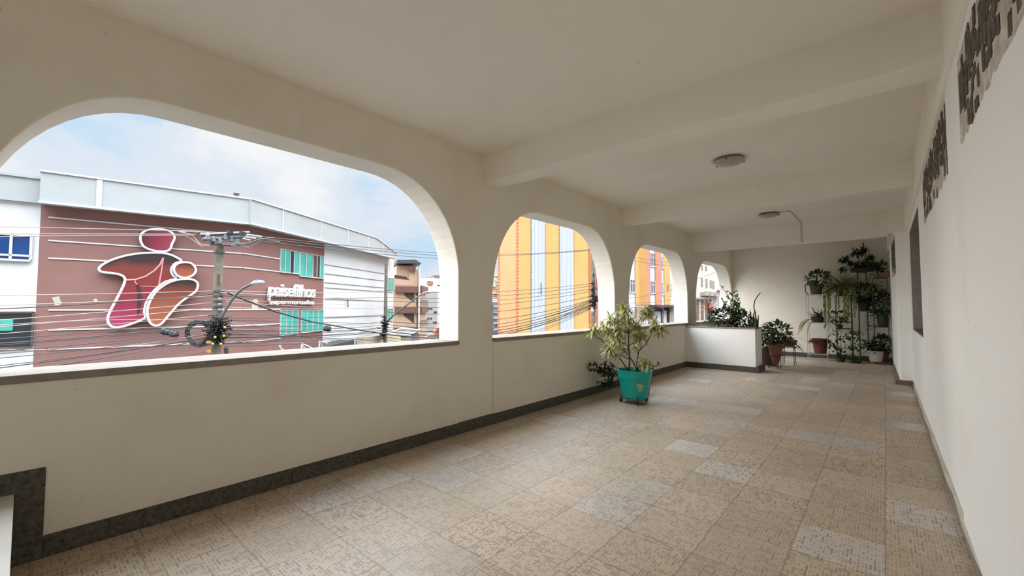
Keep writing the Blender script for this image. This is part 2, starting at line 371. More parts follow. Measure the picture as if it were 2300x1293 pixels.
# exposed brick where the plaster is missing
M_BRICK = mat('raw_grey_brown_brick', (.17, .14, .105), .95, col2=(.05, .04, .032), vscale=22, bump=1.0, bscale=60)
M_MORT = mat('mortar_smear', (.68, .64, .56), .95, col2=(.40, .36, .30), vscale=14, bump=.8, bscale=40)
def brick_patch(y0, y1, zlo, zhi, label, seed, XR=XR, slope=0):
    rnd = random.Random(seed); bm = B(); mo = B()
    z = zlo; row = 0
    while z < zhi - .03:
        h = .062; y = y0 - rnd.uniform(0, .05)
        while y < y1:
            ln = rnd.uniform(.045, .095); a = max(y + .006, y0); b_ = min(y + ln - .006, y1); zz = z; z = zz + rnd.uniform(-.03, .03); h = rnd.uniform(.06, .13)
            low = (zz - zlo) < .12 and rnd.random() < .5
            if b_ - a > .015 and not low and z > zlo - .03 and z + h < zhi + .02 and rnd.random() > .12:
                # a ragged brick face: eight-sided outline
                x = XR - rnd.uniform(.002, .006); dz = lambda: rnd.uniform(-.006, .006)
                loop = [(x, a, z + .006 + dz()), (x, (a * 2 + b_) / 3, z + .004 + dz()), (x, (a + 2 * b_) / 3, z + .004 + dz()), (x, b_, z + .006 + dz()), (x, b_ + dz(), z + h - .006 + dz()), (x, (a + 2 * b_) / 3, z + h - .004 + dz()), (x, (2 * a + b_) / 3, z + h - .004 + dz()), (x, a + dz(), z + h - .006 + dz())]
                prism(bm, loop, (.02, 0, 0))
            y += ln; z = zz
        z += .078; row += 1
    # the rough mortar bed with a torn outline
    top = []; bot = []; n = 40
    for k in range(n + 1):
        yy = y0 - .03 + (y1 - y0 + .06) * k / n
        bot.append((XR - .0012, yy, zlo - .01 + rnd.uniform(-.02, .02))); top.append((XR - .0012, yy, zhi + rnd.uniform(-.012, .012)))
    prism(mo, bot + top[::-1], (.012, 0, 0))
    t = thing('exposed_brickwork', label, 'brickwork', (XR, (y0 + y1) / 2, zlo)); t['kind'] = 'structure'
    for q in (mo, bm):
        for v in q.verts: v.co.x -= slope * (v.co.y - y0)
    finish('mortar', mo, M_MORT, t); finish('bricks', bm, M_BRICK, t)
brick_patch(.9, 3.2, 2.27, 2.70, 'bare brick strip high on the right wall, in front of the first beam', 3, XR - .014)
brick_patch(3.92, 6.25, 2.30, 2.775, 'bare brick strip high on the right wall, between the first and second beams', 5)
brick_patch(10.62, 12.4, 2.05, 2.74, 'bare brick strip at the far end of the right wall, near the ceiling above the plant stands', 6, .168, .0173)

# building mass under the verandah and street
bm = B(); box(bm, (XO, YB - .3, -4.5), (2.2, YE + .3, -.25)); struct(finish('wall_outer_below', bm, M_WALL))
M_ASPH = mat('asphalt', (.075, .075, .075), .9, var=.25, vscale=1.5)
bm = B(); box(bm, (-140, -60, -4.8), (30, 160, -4.5)); struct(finish('street_ground', bm, M_ASPH))

# ------------------------------------------------------------------ ceiling lamps and conduit
M_LAMPG = mat('dusty_frosted_glass', (.44, .40, .33), .35, var=.2, vscale=12)
M_LAMPB = mat('lamp_base_grey', (.22, .20, .17), .5)
M_CLIP = mat('lamp_clip_metal', (.10, .09, .08), .4, metal=.6)
def ceiling_lamp(c, label, rot):
    t = thing('ceiling_lamp', label, 'ceiling lamp', c, 'round ceiling lamps')
    c = Vector(c)
    bm = B(); lathe(bm, c, [(0, -.03), (.15, -.03), (.16, -.022), (.16, 0), (0, 0)], 40); finish('base', bm, M_LAMPB, t, True)
    bm = B(); lathe(bm, c, [(0, -.085), (.06, -.083), (.11, -.072), (.15, -.055), (.176, -.038), (.181, -.032), (.17, -.030), (0, -.030)], 48); finish('glass_shade', bm, M_LAMPG, t, True)
    for k in range(3):
        a = rot + 2 * PI * k / 3; d = Vector((math.cos(a), math.sin(a), 0))
        bm = B(); tube(bm, [c + d * .15 + Vector((0, 0, -.02)), c + d * .186 + Vector((0, 0, -.028)), c + d * .186 + Vector((0, 0, -.042)), c + d * .165 + Vector((0, 0, -.05))], .006, 6)
        finish('clip', bm, M_CLIP, t)
ceiling_lamp((-1.40, 5.66, CZ), 'larger-looking round ceiling lamp between the first two beams', .6)
ceiling_lamp((-1.66, 9.50, CZ), 'round ceiling lamp beyond the second beam, with a cable conduit beside it', .2)
bm = B(); zc = CZ - .012
tube(bm, [(-1.50, 9.49, zc), (-1.34, 9.44, zc), (-1.31, 9.5, zc), (-1.31, 10.85, zc), (-1.31, 10.905, zc - .02), (-1.31, 10.905, 2.80), (-1.31, 10.905, 2.78)], .012, 8)
tag(finish('conduit', bm, mat('painted_conduit', (.62, .58, .5), .6), loc=(-1.3, 9.5, zc)), 'thin cable conduit running from the far ceiling lamp down the third beam', 'conduit')

# ================================================================== OUTSIDE
class Facade:
    """a vertical plane through A and B; u runs from A to B, out is the side the verandah sees"""
    def __init__(s, A, Bp):
        s.A = Vector((A[0], A[1], 0)); s.B = Vector((Bp[0], Bp[1], 0)); s.d = (s.B - s.A).normalized()
        s.n = Vector((s.d.y, -s.d.x, 0))
        if s.n.dot(Vector((EYE.x, EYE.y, 0)) - s.A) < 0: s.n = -s.n
        s.len = (s.B - s.A).length
    def hit(s, px, py, out=0):
        v = sight(px, py); P0 = s.A + s.n * out; t = (P0 - EYE).dot(s.n) / v.dot(s.n); p = EYE + v * t
        return ((p - s.A).dot(s.d), p.z)
    def pt(s, u, z, out=0): return s.A + s.d * u + s.n * out + Vector((0, 0, z))
    def slab(s, bm, u0, u1, z0, z1, o0, o1):
        prism(bm, [s.pt(u0, z0, o0), s.pt(u1, z0, o0), s.pt(u1, z1, o0), s.pt(u0, z1, o0)], s.n * (o1 - o0))
    def poly(s, bm, uz, o0, o1): prism(bm, [s.pt(u, z, o0) for u, z in uz], s.n * (o1 - o0))
    def uv(s, x0, y0, x1, y1):
        a = s.hit(x0, y0); b_ = s.hit(x1, y1); return a[0], b_[0], b_[1], a[1]     # u0,u1,zlow,zhigh
    def rect(s, bm, x0, y0, x1, y1, o0, o1):
        xm = (x0 + x1) / 2; u0 = s.hit(x0, y0)[0]; u1 = s.hit(x1, y0)[0]
        z1 = s.hit(xm, y0)[1]; z0 = s.hit(xm, y1)[1]; s.slab(bm, u0, u1, z0, z1, o0, o1)
GZ = -4.5
def xy(px, depth): p = at(px, 689, depth); return (p.x, p.y)
# outdoor paints
K = 1.0
def paint(name, r, g, b_, var=.08, rough=.8, **k): return mat(name, (r * K, g * K, b_ * K), rough, var=var, vscale=.6, **k)
M_MAUVE = paint('mauve_wall_paint', .21, .10, .083, .12)
M_WHITE = paint('white_wall_paint', .54, .535, .52, .08)
M_FASC = paint('light_grey_metal_fascia', .34, .35, .345, .10, rough=.5)
M_TRIM = paint('white_trim', .50, .49, .47, 0); M_TRIM2 = paint('pale_grey_trim', .42, .425, .42, 0)
M_GREYT = paint('grey_drip_trim', .16, .15, .15, 0)  # grey for the thin lines on the white wall
M_TEAL = mat('teal_green_glass', (.06, .37, .30), .12, var=.3, vscale=1.2)
M_DGLASS = mat('dark_shop_glass', (.015, .02, .02), .1)
M_BLUE = mat('blue_glass', (.005, .05, .19), .12, var=.35, vscale=1.5)
M_BROWNFR = paint('brown_window_frame', .08, .045, .035, 0)

# ---- the supermarket across the street
cpx = 545; Cn = xy(cpx, 17.0)
dL = Vector((math.sin(math.radians(10.5)), math.cos(math.radians(10.5)))); dR = Vector((-.494, .869))
FL = Facade((Cn[0] - dL.x * 40, Cn[1] - dL.y * 40), Cn)
uC = FL.len
FR = Facade(Cn, (Cn[0] + dR.x * 40, Cn[1] + dR.y * 40))
uL0 = FL.hit(84, 640)[0]; uM = FR.hit(727, 640)[0]; uE = FR.hit(884, 640)[0]
zF0 = FL.hit(545, 505)[1]; OV = .55
zF1 = FL.hit(565.8, 449, OV)[1]
market = thing('supermarket_building', 'mauve and white corner supermarket building across the street with a grey metal fascia', 'building', (Cn[0], Cn[1], GZ))
back = Vector((-12, -3, 0))
bm = B()
pL = FL.pt(uL0, GZ); pC = FL.pt(uC, GZ); pM = FR.pt(uM, GZ); pE = FR.pt(uE, GZ)
prism(bm, [pL, pC, pM, pM + back, pL + back], (0, 0, zF0 - GZ + .05)); finish('mauve_wall', bm, M_MAUVE, market)
bm = B(); prism(bm, [pM, pE, pE + back, pM + back], (0, 0, zF0 - GZ + .05)); finish('white_wall', bm, M_WHITE, market)
# fascia boxes, with a slight soffit
uFL = FL.hit(90, 420, OV)[0]; uFC = FL.hit(560, 470, OV)[0]
bm = B(); FL.slab(bm, uFL, uFC, zF0, zF1, -.5, OV); finish('fascia', bm, M_FASC, market)
uR0 = FR.hit(563, 470, OV)[0]; ug, zg = FR.hit(844.8, 534.7, OV); ue, ze = FR.hit(890.8, 569.5, OV)
bm = B(); FR.poly(bm, [(uR0, zF0), (ue, zF0), (ue, ze), (ug, zF1), (uR0, zF1)], -.5, OV); finish('fascia', bm, M_FASC, market)
bm = B(); FL.slab(bm, uFL - .03, uFC + .05, zF1, zF1 + .06, -.5, OV + .05); FL.slab(bm, uFL - .02, uFC + .02, zF0 - .05, zF0 + .02, .3, OV + .04); finish('fascia_edge', bm, M_TRIM2, market)
bm = B(); FR.slab(bm, uR0, ug, zF1, zF1 + .06, -.5, OV + .05); FR.slab(bm, uR0, ue, zF0 - .05, zF0 + .02, .3, OV + .04)
prism(bm, [FR.pt(ug, zF1, -.5), FR.pt(ue, ze, -.5), FR.pt(ue, ze + .06, -.5), FR.pt(ug, zF1 + .06, -.5)], FR.n * (OV + .55)); finish('fascia_edge', bm, M_TRIM2, market)
for px, F_ in ((221, FL), (635, FR), (721, FR), (782, FR), (828, FR), (862, FR)):
    u = F_.hit(px, 480, OV)[0]; wd = .07 if px == 221 else .03 if px == 635 else .022
    zt = zF1 if u < ug or F_ is FL else zF1 - (u - ug) / (ue - ug) * (zF1 - ze)
    bm = B(); F_.slab(bm, u - wd, u + wd, zF0 + .02, zt, OV, OV + .03); finish('fascia_joint', bm, M_TRIM, market)
# bright lines on the mauve wall
STRZ = []
def stripe(F_, x0, y0, x1, y1, m=M_TRIM, h=.022):
    a = F_.hit(x0, y0); b_ = F_.hit(x1, y1); z = a[1] * .5 + b_[1] * .5
    if F_ is FR and x0 == 546: z = STRZ.pop(0)
    if F_ is FL and y1 < 740: STRZ.append(b_[1]); z = b_[1]
    bm = B(); F_.slab(bm, a[0], b_[0], z - h, z + h, 0, .03); finish('wall_stripe', bm, m, market)
for y0, x1, y1 in ((494, 545, 527), (535, 545, 569), (577, 545, 601), (696, 545, 695), (738, 545, 731), (783, 545, 768)):
    stripe(FL, 109, y0, x1, y1)
STRZ.append(FL.hit(545, 768)[1])
stripe(FR, 546, 533, 628, 556); stripe(FR, 546, 569, 628, 585); stripe(FR, 546, 601, 628, 613); stripe(FR, 546, 695, 629, 696); stripe(FR, 546, 731, 629, 727)
stripe(FR, 546, 766, 629, 757)
for a in ((729, 585, 862, 621), (729, 607, 862, 636), (729, 629, 862, 650), (729, 652, 862, 650), (729, 676, 862, 672), (729, 716, 862, 706)): stripe(FR, *a, m=M_GREYT, h=.013)
# windows: frame > panes
def window(F_, parent, x0, y0, x1, y1, panes, frame_m=M_TRIM, fr=.05, names='window', sill=True, deep=.06):
    """panes: list of (fraction, material)"""
    xm = (x0 + x1) / 2; u0 = F_.hit(x0, y0)[0]; u1 = F_.hit(x1, y0)[0]; z1 = F_.hit(xm, y0)[1]; z0 = F_.hit(xm, y1)[1]
    if u1 < u0: u0, u1 = u1, u0
    bm = B()
    F_.slab(bm, u0, u1, z1 - fr, z1, -.02, deep); F_.slab(bm, u0, u1, z0 - fr * (1.6 if sill else 1), z0, -.02, deep + (.02 if sill else 0))
    tot = sum(p[0] for p in panes); u = u0; edges = [u0]
    for p in panes: u += (u1 - u0) * p[0] / tot; edges.append(u)
    for k in edges: F_.slab(bm, k - fr / 2, k + fr / 2, z0, z1, -.02, deep)
    f = finish(names, bm, frame_m, parent)
    for (a, b_), p in zip(zip(edges, edges[1:]), panes):
        bm = B(); F_.slab(bm, a + fr / 2, b_ - fr / 2, z0, z1, -.02, deep * .4); finish('pane', bm, p[1], f)
    return f
T, D = M_TEAL, M_DGLASS
window(FR, market, 629, 562, 671, 612, [(1, T), (1.1, T), (.9, D), (1.2, T)], fr=.022)
window(FR, market, 673, 571, 726, 622, [(1.3, T), (1.5, T), (1, M_BROWNFR), (.7, D), (.9, T)], fr=.022)
window(FR, market, 629, 696, 668, 750, [(1, T), (1, T), (1.1, T)], fr=.018)
window(FR, market, 676, 696, 725, 744, [(1, T), (1, T), (1, T), (1, T)], fr=.018)
window(FR, market, 870, 624, 883, 653, [(1, T), (1, T)], fr=.03)
window(FR, market, 868, 692, 882, 718, [(1, T), (1, T)], fr=.03)
# worn patches where old signs were taken down
M_PATCH = paint('bare_cream_patch', .42, .38, .27, .15)
def patch(F_, pts, nm='bare_patch'):
    bm = B(); F_.poly(bm, [F_.hit(*p) for p in pts], 0, .008); finish(nm, bm, M_PATCH, market)
patch(FL, [(116, 668), (133, 665), (136, 676), (140, 679), (135, 685), (123, 686), (121, 677)])
patch(FL, [(209, 672), (214, 670), (220, 673), (217, 678), (212, 677)])
patch(FR, [(565, 694), (566, 681), (568, 673), (573, 671), (579, 673), (580, 694)])
# flood light on the fascia
u, z = FL.hit(531, 441, OV)
fl = thing('roof_floodlight', 'small dark floodlight standing on top of the supermarket fascia', 'floodlight', FL.pt(u, zF1 + .06, OV - .1))
bm = B(); tube(bm, [FL.pt(u, zF1 + .055, OV - .1), FL.pt(u, zF1 + .16, OV - .1)], .02); finish('bracket', bm, M_CLIP, fl)
bm = B(); FL.slab(bm, u - .1, u + .1, zF1 + .12, zF1 + .22, OV - .22, OV - .02); bevel(finish('lamp_head', bm, M_CLIP, fl), .02)

# ---- figure logo on the mauve wall
def zoomed(pts, s, ox, oy): return [(ox + a * s, oy + b_ * s) for a, b_ in pts]
def smooth_loop(pts, k=4):
    out = []; n = len(pts)
    for i in range(n):
        p0, p1, p2, p3 = (Vector(pts[(i + j - 1) % n]) for j in range(4))
        for q in range(k):
            t = q / k
            out.append(tuple(.5 * ((2 * p1) + (-p0 + p2) * t + (2 * p0 - 5 * p1 + 4 * p2 - p3) * t * t + (-p0 + 3 * p1 - 3 * p2 + p3) * t ** 3)))
    return out
def grad_mat(name, stops, axis=(0, 0, 1), scale=1, warp=.3):
    m = bpy.data.materials.new(name); m.use_nodes = True; t = m.node_tree; b = t.nodes['Principled BSDF']; b.inputs['Roughness'].default_value = .35
    tcn = nd(t, 'ShaderNodeTexCoord'); s = nd(t, 'ShaderNodeSeparateXYZ'); t.links.new(tcn.outputs['Generated'], s.inputs[0])
    n = nd(t, 'ShaderNodeTexNoise', Scale=1.6, Detail=1.0); t.links.new(tcn.outputs['Generated'], n.inputs['Vector'])
    a = nd(t, 'ShaderNodeMath', operation='MULTIPLY_ADD'); a.inputs[1].default_value = warp; t.links.new(n.outputs['Fac'], a.inputs[0]); t.links.new(s.outputs['XYZ'.index(axis)], a.inputs[2])
    r = nd(t, 'ShaderNodeValToRGB'); el = r.color_ramp.elements
    el[0].position = stops[0][0]; el[0].color = (*stops[0][1], 1); el[1].position = stops[-1][0]; el[1].color = (*stops[-1][1], 1)
    for p, c in stops[1:-1]: q = el.new(p); q.color = (*c, 1)
    t.links.new(a.outputs[0], r.inputs[0]); t.links.new(r.outputs[0], b.inputs['Base Color']); return m
M_LH = grad_mat('logo_head_print', [(.1, (.06, .006, .012)), (.5, (.22, .012, .03)), (.9, (.30, .03, .06))], 'Y', warp=.2)
M_LB = grad_mat('logo_body_print', [(.15, (.36, .035, .10)), (.45, (.26, .012, .035)), (.72, (.22, .022, .018)), (.9, (.20, .03, .018)), (1.08, (.03, .012, .014))], 'Z', warp=.28)
M_LC = grad_mat('logo_child_print', [(.1, (.36, .10, .05)), (.5, (.30, .08, .035)), (.85, (.17, .03, .018)), (1.1, (.03, .012, .01))], 'Z', warp=.25)
for _m in (M_LH, M_LB, M_LC):
    for _e in [n for n in _m.node_tree.nodes if n.type == 'VALTORGB'][0].color_ramp.elements: _e.color = tuple(c * .72 for c in _e.color[:3]) + (1,)
M_LED = paint('white_sign_edge', .62, .62, .62, 0)
M_PINKL = paint('pink_line_print', .55, .22, .22, 0)
logo = thing('logo_sign', 'large red and orange logo of a bending figure and small figure on mauve wall', 'sign', FL.pt(FL.hit(330, 740)[0], FL.hit(330, 740)[1], .05))
ZS = (.19333, 180, 500)
def piece(name, pts, m, o0, o1, sm=3):
    loop = smooth_loop(zoomed(pts, *ZS), sm); uz = [FL.hit(x, y, o1) for x, y in loop]
    bm = B(); FL.poly(bm, uz, o0, o1); p = finish(name, bm, m, logo)
    e = B(); pth = [FL.pt(u, z, o1) for u, z in uz]; tube(e, pth + pth[:2], .038, 6); finish('white_edge', e, M_LED, p)
    return p
piece('head', [(700, 190), (715, 130), (770, 90), (850, 75), (950, 75), (1040, 100), (1090, 145), (1095, 190), (1065, 250), (1050, 300), (1010, 328), (940, 335), (860, 325), (780, 300), (725, 260)], M_LH, .05, .22)
body = piece('body', [(218, 540), (245, 500), (350, 440), (500, 390), (650, 362), (800, 350), (950, 352), (1060, 375), (1140, 415), (1180, 445), (1110, 470), (1065, 520), (1060, 570), (1085, 620), (1125, 648), (1000, 682), (900, 750), (820, 840), (765, 940), (745, 1040), (755, 1105), (640, 1160), (500, 1205), (400, 1218), (340, 1185), (318, 1120), (340, 1050), (400, 930), (470, 800), (518, 690), (518, 645), (480, 610), (400, 590), (300, 580), (240, 567)], M_LB, .05, .22, 2)
piece('child_head', [(1090, 555), (1105, 500), (1155, 470), (1230, 460), (1300, 478), (1340, 530), (1336, 580), (1290, 622), (1210, 640), (1130, 615)], M_LC, .1, .32)
piece('child_body', [(835, 870), (900, 785), (1000, 712), (1100, 672), (1200, 655), (1290, 657), (1348, 683), (1368, 722), (1348, 790), (1290, 838), (1200, 900), (1130, 960), (1060, 1040), (1000, 1110), (950, 1168), (900, 1196), (850, 1190), (805, 1148), (780, 1060), (790, 970)], M_LC, .1, .32)
for q, wd in (([(535, 668), (640, 662), (760, 625), (860, 560), (930, 485), (968, 405)], .030), ([(968, 405), (945, 560), (915, 725)], .022), ([(705, 738), (800, 740), (905, 745)], .012), ([(632, 670), (645, 700), (662, 718)], .018), ([(1080, 470), (1062, 540), (1062, 600)], .018)):
    bm = B(); tube(bm, [FL.pt(*FL.hit(x, y, .23), .225) for x, y in zoomed(q, *ZS)], wd, 5); finish('pink_line', bm, M_PINKL, body)
bm = B(); pts = smooth_loop(zoomed([(650, 710), (690, 740), (715, 800), (718, 900), (700, 1000), (680, 1080), (662, 1080), (662, 960), (664, 850), (655, 770)], *ZS), 3)
FL.poly(bm, [FL.hit(x, y, .22) for x, y in pts], .215, .224); finish('dark_fold_print', bm, paint('dark_purple_print', .045, .012, .02, .3), body)

# ---- raised lettering
def text_on(F_, s, x0, ytop, x1, ybot, out, depth, m, parent, shear=.12, bold=.02, ref='p'):
    cu = bpy.data.curves.new('letters', 'FONT'); cu.body = s; cu.size = 1; cu.extrude = depth / 2; cu.offset = bold; cu.shear = shear; cu.space_character = .93
    cu.bevel_depth = 0
    o = bpy.data.objects.new('letters', cu); C.objects.link(o)
    bpy.context.view_layer.update()
    me = bpy.data.meshes.new_from_object(o.evaluated_get(bpy.context.evaluated_depsgraph_get())); bpy.data.objects.remove(o)
    xs = [v.co.x for v in me.vertices]; ys = [v.co.y for v in me.vertices]
    a = F_.hit(x0, ytop, out); b_ = F_.hit(x1, ytop, out); zt = F_.hit((x0 + x1) / 2, ytop, out)[1]; zb = F_.hit((x0 + x1) / 2, ybot, out)[1]
    o0 = parent_origin(parent)
    for v in me.vertices:
        u = a[0] + (v.co.x - min(xs)) / (max(xs) - min(xs)) * (b_[0] - a[0]); z = zb + (v.co.y - min(ys)) / (max(ys) - min(ys)) * (zt - zb)
        v.co = F_.pt(u, z, out + v.co.z) - o0
    me.materials.clear(); return link('lettering', me, m, parent)
sg = thing('shop_sign', 'white raised lettering reading paisefilhos supermercados on the mauve wall', 'sign', FR.pt(*FR.hit(655, 680), .02))
M_LET = paint('white_letters', .62, .62, .61, 0)
t1 = text_on(FR, 'paisefilhos', 602, 637.5, 708, 675.5, .13, .10, M_LET, sg, bold=.02)
t1['label'] = 'upper word of the sign'
t2 = text_on(FR, 'supermercados', 604.5, 673, 705, 686, .10, .08, M_LET, sg, shear=.06, bold=.012)
t2['label'] = 'small lower word of the sign'

# ---- white building at the left
uW0 = FL.hit(-260, 600)[0]
wb = thing('white_building', 'white building with blue and dark windows left of the supermarket', 'building', FL.pt(uL0 - 3, GZ))
zw1 = FL.hit(45, 399)[1]; zw0 = FL.hit(45, 453)[1]
bm = B(); prism(bm, [FL.pt(uW0, GZ, -.02), FL.pt(uL0 - .01, GZ, -.02), FL.pt(uL0 - .01, GZ, -.02) + back, FL.pt(uW0, GZ, -.02) + back], (0, 0, zw0 - GZ)); finish('wall', bm, M_WHITE, wb)
bm = B(); FL.slab(bm, uW0, uL0 - .02, zw0, zw1, -.4, .12); FL.slab(bm, uW0, uL0 - .02, zw1, zw1 + .08, -.4, .18); finish('fascia', bm, M_FASC, wb)
u0, z1 = FL.hit(-120, 525); u1 = FL.hit(72, 530)[0]; z1 = FL.hit(36, 525)[1]; z0 = FL.hit(36, 582)[1]
def win_uz(F_, parent, u0, u1, z0, z1, n, gm, fm=M_TRIM, fr=.06, hbar=None):
    bm = B(); F_.slab(bm, u0, u1, z1 - fr, z1 + .01, -.02, .07); F_.slab(bm, u0, u1, z0 - fr, z0, -.02, .1)
    if hbar: F_.slab(bm, u0, u1, z0 + (z1 - z0) * hbar - fr / 2, z0 + (z1 - z0) * hbar + fr / 2, -.02, .07)
    for k in range(n + 1):
        u = u0 + (u1 - u0) * k / n; F_.slab(bm, u - fr / 2, u + fr / 2, z0, z1, -.02, .07)
    f = finish('window', bm, fm, parent)
    bm = B(); F_.slab(bm, u0, u1, z0, z1, -.02, .03); finish('pane', bm, gm, f)
    return f
win_uz(FL, wb, u0, u1, z0, z1, 4, M_BLUE, hbar=.15)
z1 = FL.hit(36, 700)[1]; z0 = FL.hit(36, 778)[1]; u1 = FL.hit(74, 740)[0]
win_uz(FL, wb, u0, u1, z0, z1, 1, M_DGLASS, fm=M_BROWNFR, fr=.05)
bm = B(); FL.slab(bm, u0, FL.hit(30, 730)[0], FL.hit(20, 742)[1], FL.hit(20, 716)[1], .02, .05); finish('green_pane', bm, M_TEAL, wb)

# ---- apartment building with brown bands beyond the supermarket
M_TAN = paint('peach_wall_paint', .42, .29, .20, .1); M_BAND = paint('brown_band_paint', .13, .062, .05, .15); M_CREAM = paint('cream_wall_paint', .50, .44, .36, .06)
M_DARKOP = mat('dark_opening', (.03, .022, .018), .6); M_ROOFD = mat('dark_sheet_roof', (.05, .045, .045), .7)
FA = Facade(xy(884, 50), xy(940, 51)); FA2 = Facade(xy(940, 51), xy(958, 57))
ab = thing('apartment_building', 'peach apartment building with brown bands and slanted dark balconies beyond the supermarket', 'building', FA.pt(3, GZ))
zt = FA.hit(915, 621)[1]; zr = FA.hit(915, 597)[1]
q0, q1, q2 = FA.pt(-1, GZ), FA.pt(FA.len, GZ), FA2.pt(FA2.len, GZ)
bm = B(); prism(bm, [q0, q1, q2, q2 - FA.n * 8, q0 - FA.n * 8], (0, 0, FA.hit(915, 640)[1] - GZ)); FA.rect(bm, 884, 624, 942, 641, -6, 0); FA.rect(bm, 891, 596, 919, 625, -5, -.3); FA.rect(bm, 919, 597, 934, 641, -5, .02)
finish('wall', bm, M_TAN, ab)
for r_ in ((888, 643, 941, 657), (887, 689, 941, 702), (886, 735, 941, 741), (919, 598, 932, 609)):
    bm = B(); FA.rect(bm, *r_, 0, .35); finish('brown_band', bm, M_BAND, ab)
for r_ in ((941, 643, 956, 657), (941, 689, 956, 702)):
    bm = B(); FA2.rect(bm, *r_, 0, .35); finish('brown_band', bm, M_BAND, ab)
for pts in ([(908, 657.5), (930, 657.5), (930, 679), (923, 674), (908, 663)], [(907, 702.5), (930, 702.5), (930, 726), (920, 718), (907, 709)], [(886, 617), (912, 621), (919, 628), (886, 624)]):
    bm = B(); FA.poly(bm, [FA.hit(*p) for p in pts], .0, .04); finish('balcony_opening', bm, M_DARKOP, ab)
bm = B(); FA.rect(bm, 931, 606, 938.5, 643, .02, .08); finish('pillar', bm, M_TAN, ab)
for a in ((939.5, 600, 943, 742, M_CREAM),):
    bm = B(); FA.rect(bm, *a[:4], 0, .5); finish('pillar', bm, a[4], ab)
for r_ in ((936, 613, 939.5, 688), (936, 703, 939.5, 740)):
    bm = B(); FA.rect(bm, *r_, 0, .06); finish('window_strip', bm, M_DARKOP, ab)
bm = B()
a = [FA.pt(*FA.hit(x, y, .6), .6) for x, y in ((892, 591), (892, 583.5), (934, 583), (947, 591.5))]
prism(bm, a, -FA.n * 6); finish('awning_roof', bm, M_ROOFD, ab)
for px in (930, 941):
    bm = B(); tube(bm, [FA.pt(*FA.hit(px, 590, .4), .4), FA.pt(*FA.hit(px, 606, .4), .4)], .05); finish('roof_post', bm, M_CLIP, ab)
for pxa, pxb, y in ((930, 955, 688), (930, 955, 735)):
    bm = B(); F_ = FA
    zz = FA.hit(935, y)[1]
    for k in range(9):
        p = FA2.pt(FA2.len * k / 8, zz, .2); tube(bm, [p, p + Vector((0, 0, .8))], .03, 4)
    tube(bm, [FA2.pt(0, zz + .8, .2), FA2.pt(FA2.len, zz + .8, .2)], .04, 4); finish('railing', bm, M_CLIP, ab)

# ---- pale block, houses and hill further off
FP = Facade(xy(950, 66), xy(984, 70)); FP2 = Facade(xy(984, 70), xy(1050, 74))
pb = thing('pale_block', 'pale beige apartment block with small paired windows beyond the peach building', 'building', FP.pt(3, GZ))
M_BEIGE = paint('beige_render', .30, .28, .25, .08); M_PALE = paint('pale_cream_render', .50, .47, .42, .06)
p0, p1, p2_ = FP.pt(0, GZ), FP.pt(FP.len, GZ), FP2.pt(FP2.len, GZ)
bm = B(); prism(bm, [p0, p1, p2_, p2_ - FP.n * 12, p0 - FP.n * 12], (0, 0, FP.hit(970, 641)[1] - GZ)); finish('wall', bm, M_PALE, pb)
bm = B(); FP.rect(bm, 957, 654, 981, 742, 0, .15); finish('beige_panel', bm, M_BEIGE, pb)
for x, y in ((961, 693), (967, 693), (974, 701), (978, 701), (960, 715), (966, 715), (973, 724), (977, 724)):
    bm = B(); FP.rect(bm, x - 2, y - 2, x + 2, y + 2, .15, .2); finish('window', bm, M_DARKOP, pb)
bm = B(); FP.rect(bm, 962, 632, 985, 641, -8, -.2); FP.rect(bm, 975, 628, 1040, 641, -8, -.4); finish('upper_wall', bm, M_PALE, pb)
bm = B(); FP.rect(bm, 961, 631, 972, 640, -.2, .1); finish('brick_wall', bm, paint('red_brick_far', .30, .13, .09, .2), pb)
M_HILL = mat('hill_scrub_green', (.14, .17, .08), .95, var=.5, vscale=.05)
def hill(name, label, px0, px1, depth, prof, m):
    bm = B(); n = len(prof)
    a = [at(px0 + (px1 - px0) * k / (n - 1), prof[k], depth) for k in range(n)]
    vs = []
    for j in range(6):
        f = j / 5; row = []
        for k, p in enumerate(a):
            q = at(px0 + (px1 - px0) * k / (n - 1), 700, depth * (.75 + .25 * f)); zz = GZ + (p.z - GZ) * math.sin(f * PI / 2) * (1 + .03 * math.sin(k * 2.3 + j))
            row.append(bm.verts.new((q.x, q.y, zz)))
        vs.append(row)
    for j in range(5):
        for k in range(n - 1): bm.faces.new((vs[j][k], vs[j][k + 1], vs[j + 1][k + 1], vs[j + 1][k]))
    return tag(finish(name, bm, m, smooth=True), label, 'hill')
hill('hillside', 'green hillside seen over the rooftops through the largest arch', 930, 1070, 190, [640, 628, 624, 622, 625, 621, 624, 622, 628, 640], M_HILL)
hill('hillside', 'hazy hillside seen at the left edge of the second arch', 1080, 1150, 200, [650, 640, 625, 615, 606, 600, 600, 604], M_HILL)
rnd = random.Random(12)
HC = [paint('far_house_white', .52, .50, .46, .05), paint('far_house_ochre', .42, .30, .18, .1), paint('far_house_red', .32, .14, .09, .1), paint('far_house_grey', .30, .29, .28, .1)]
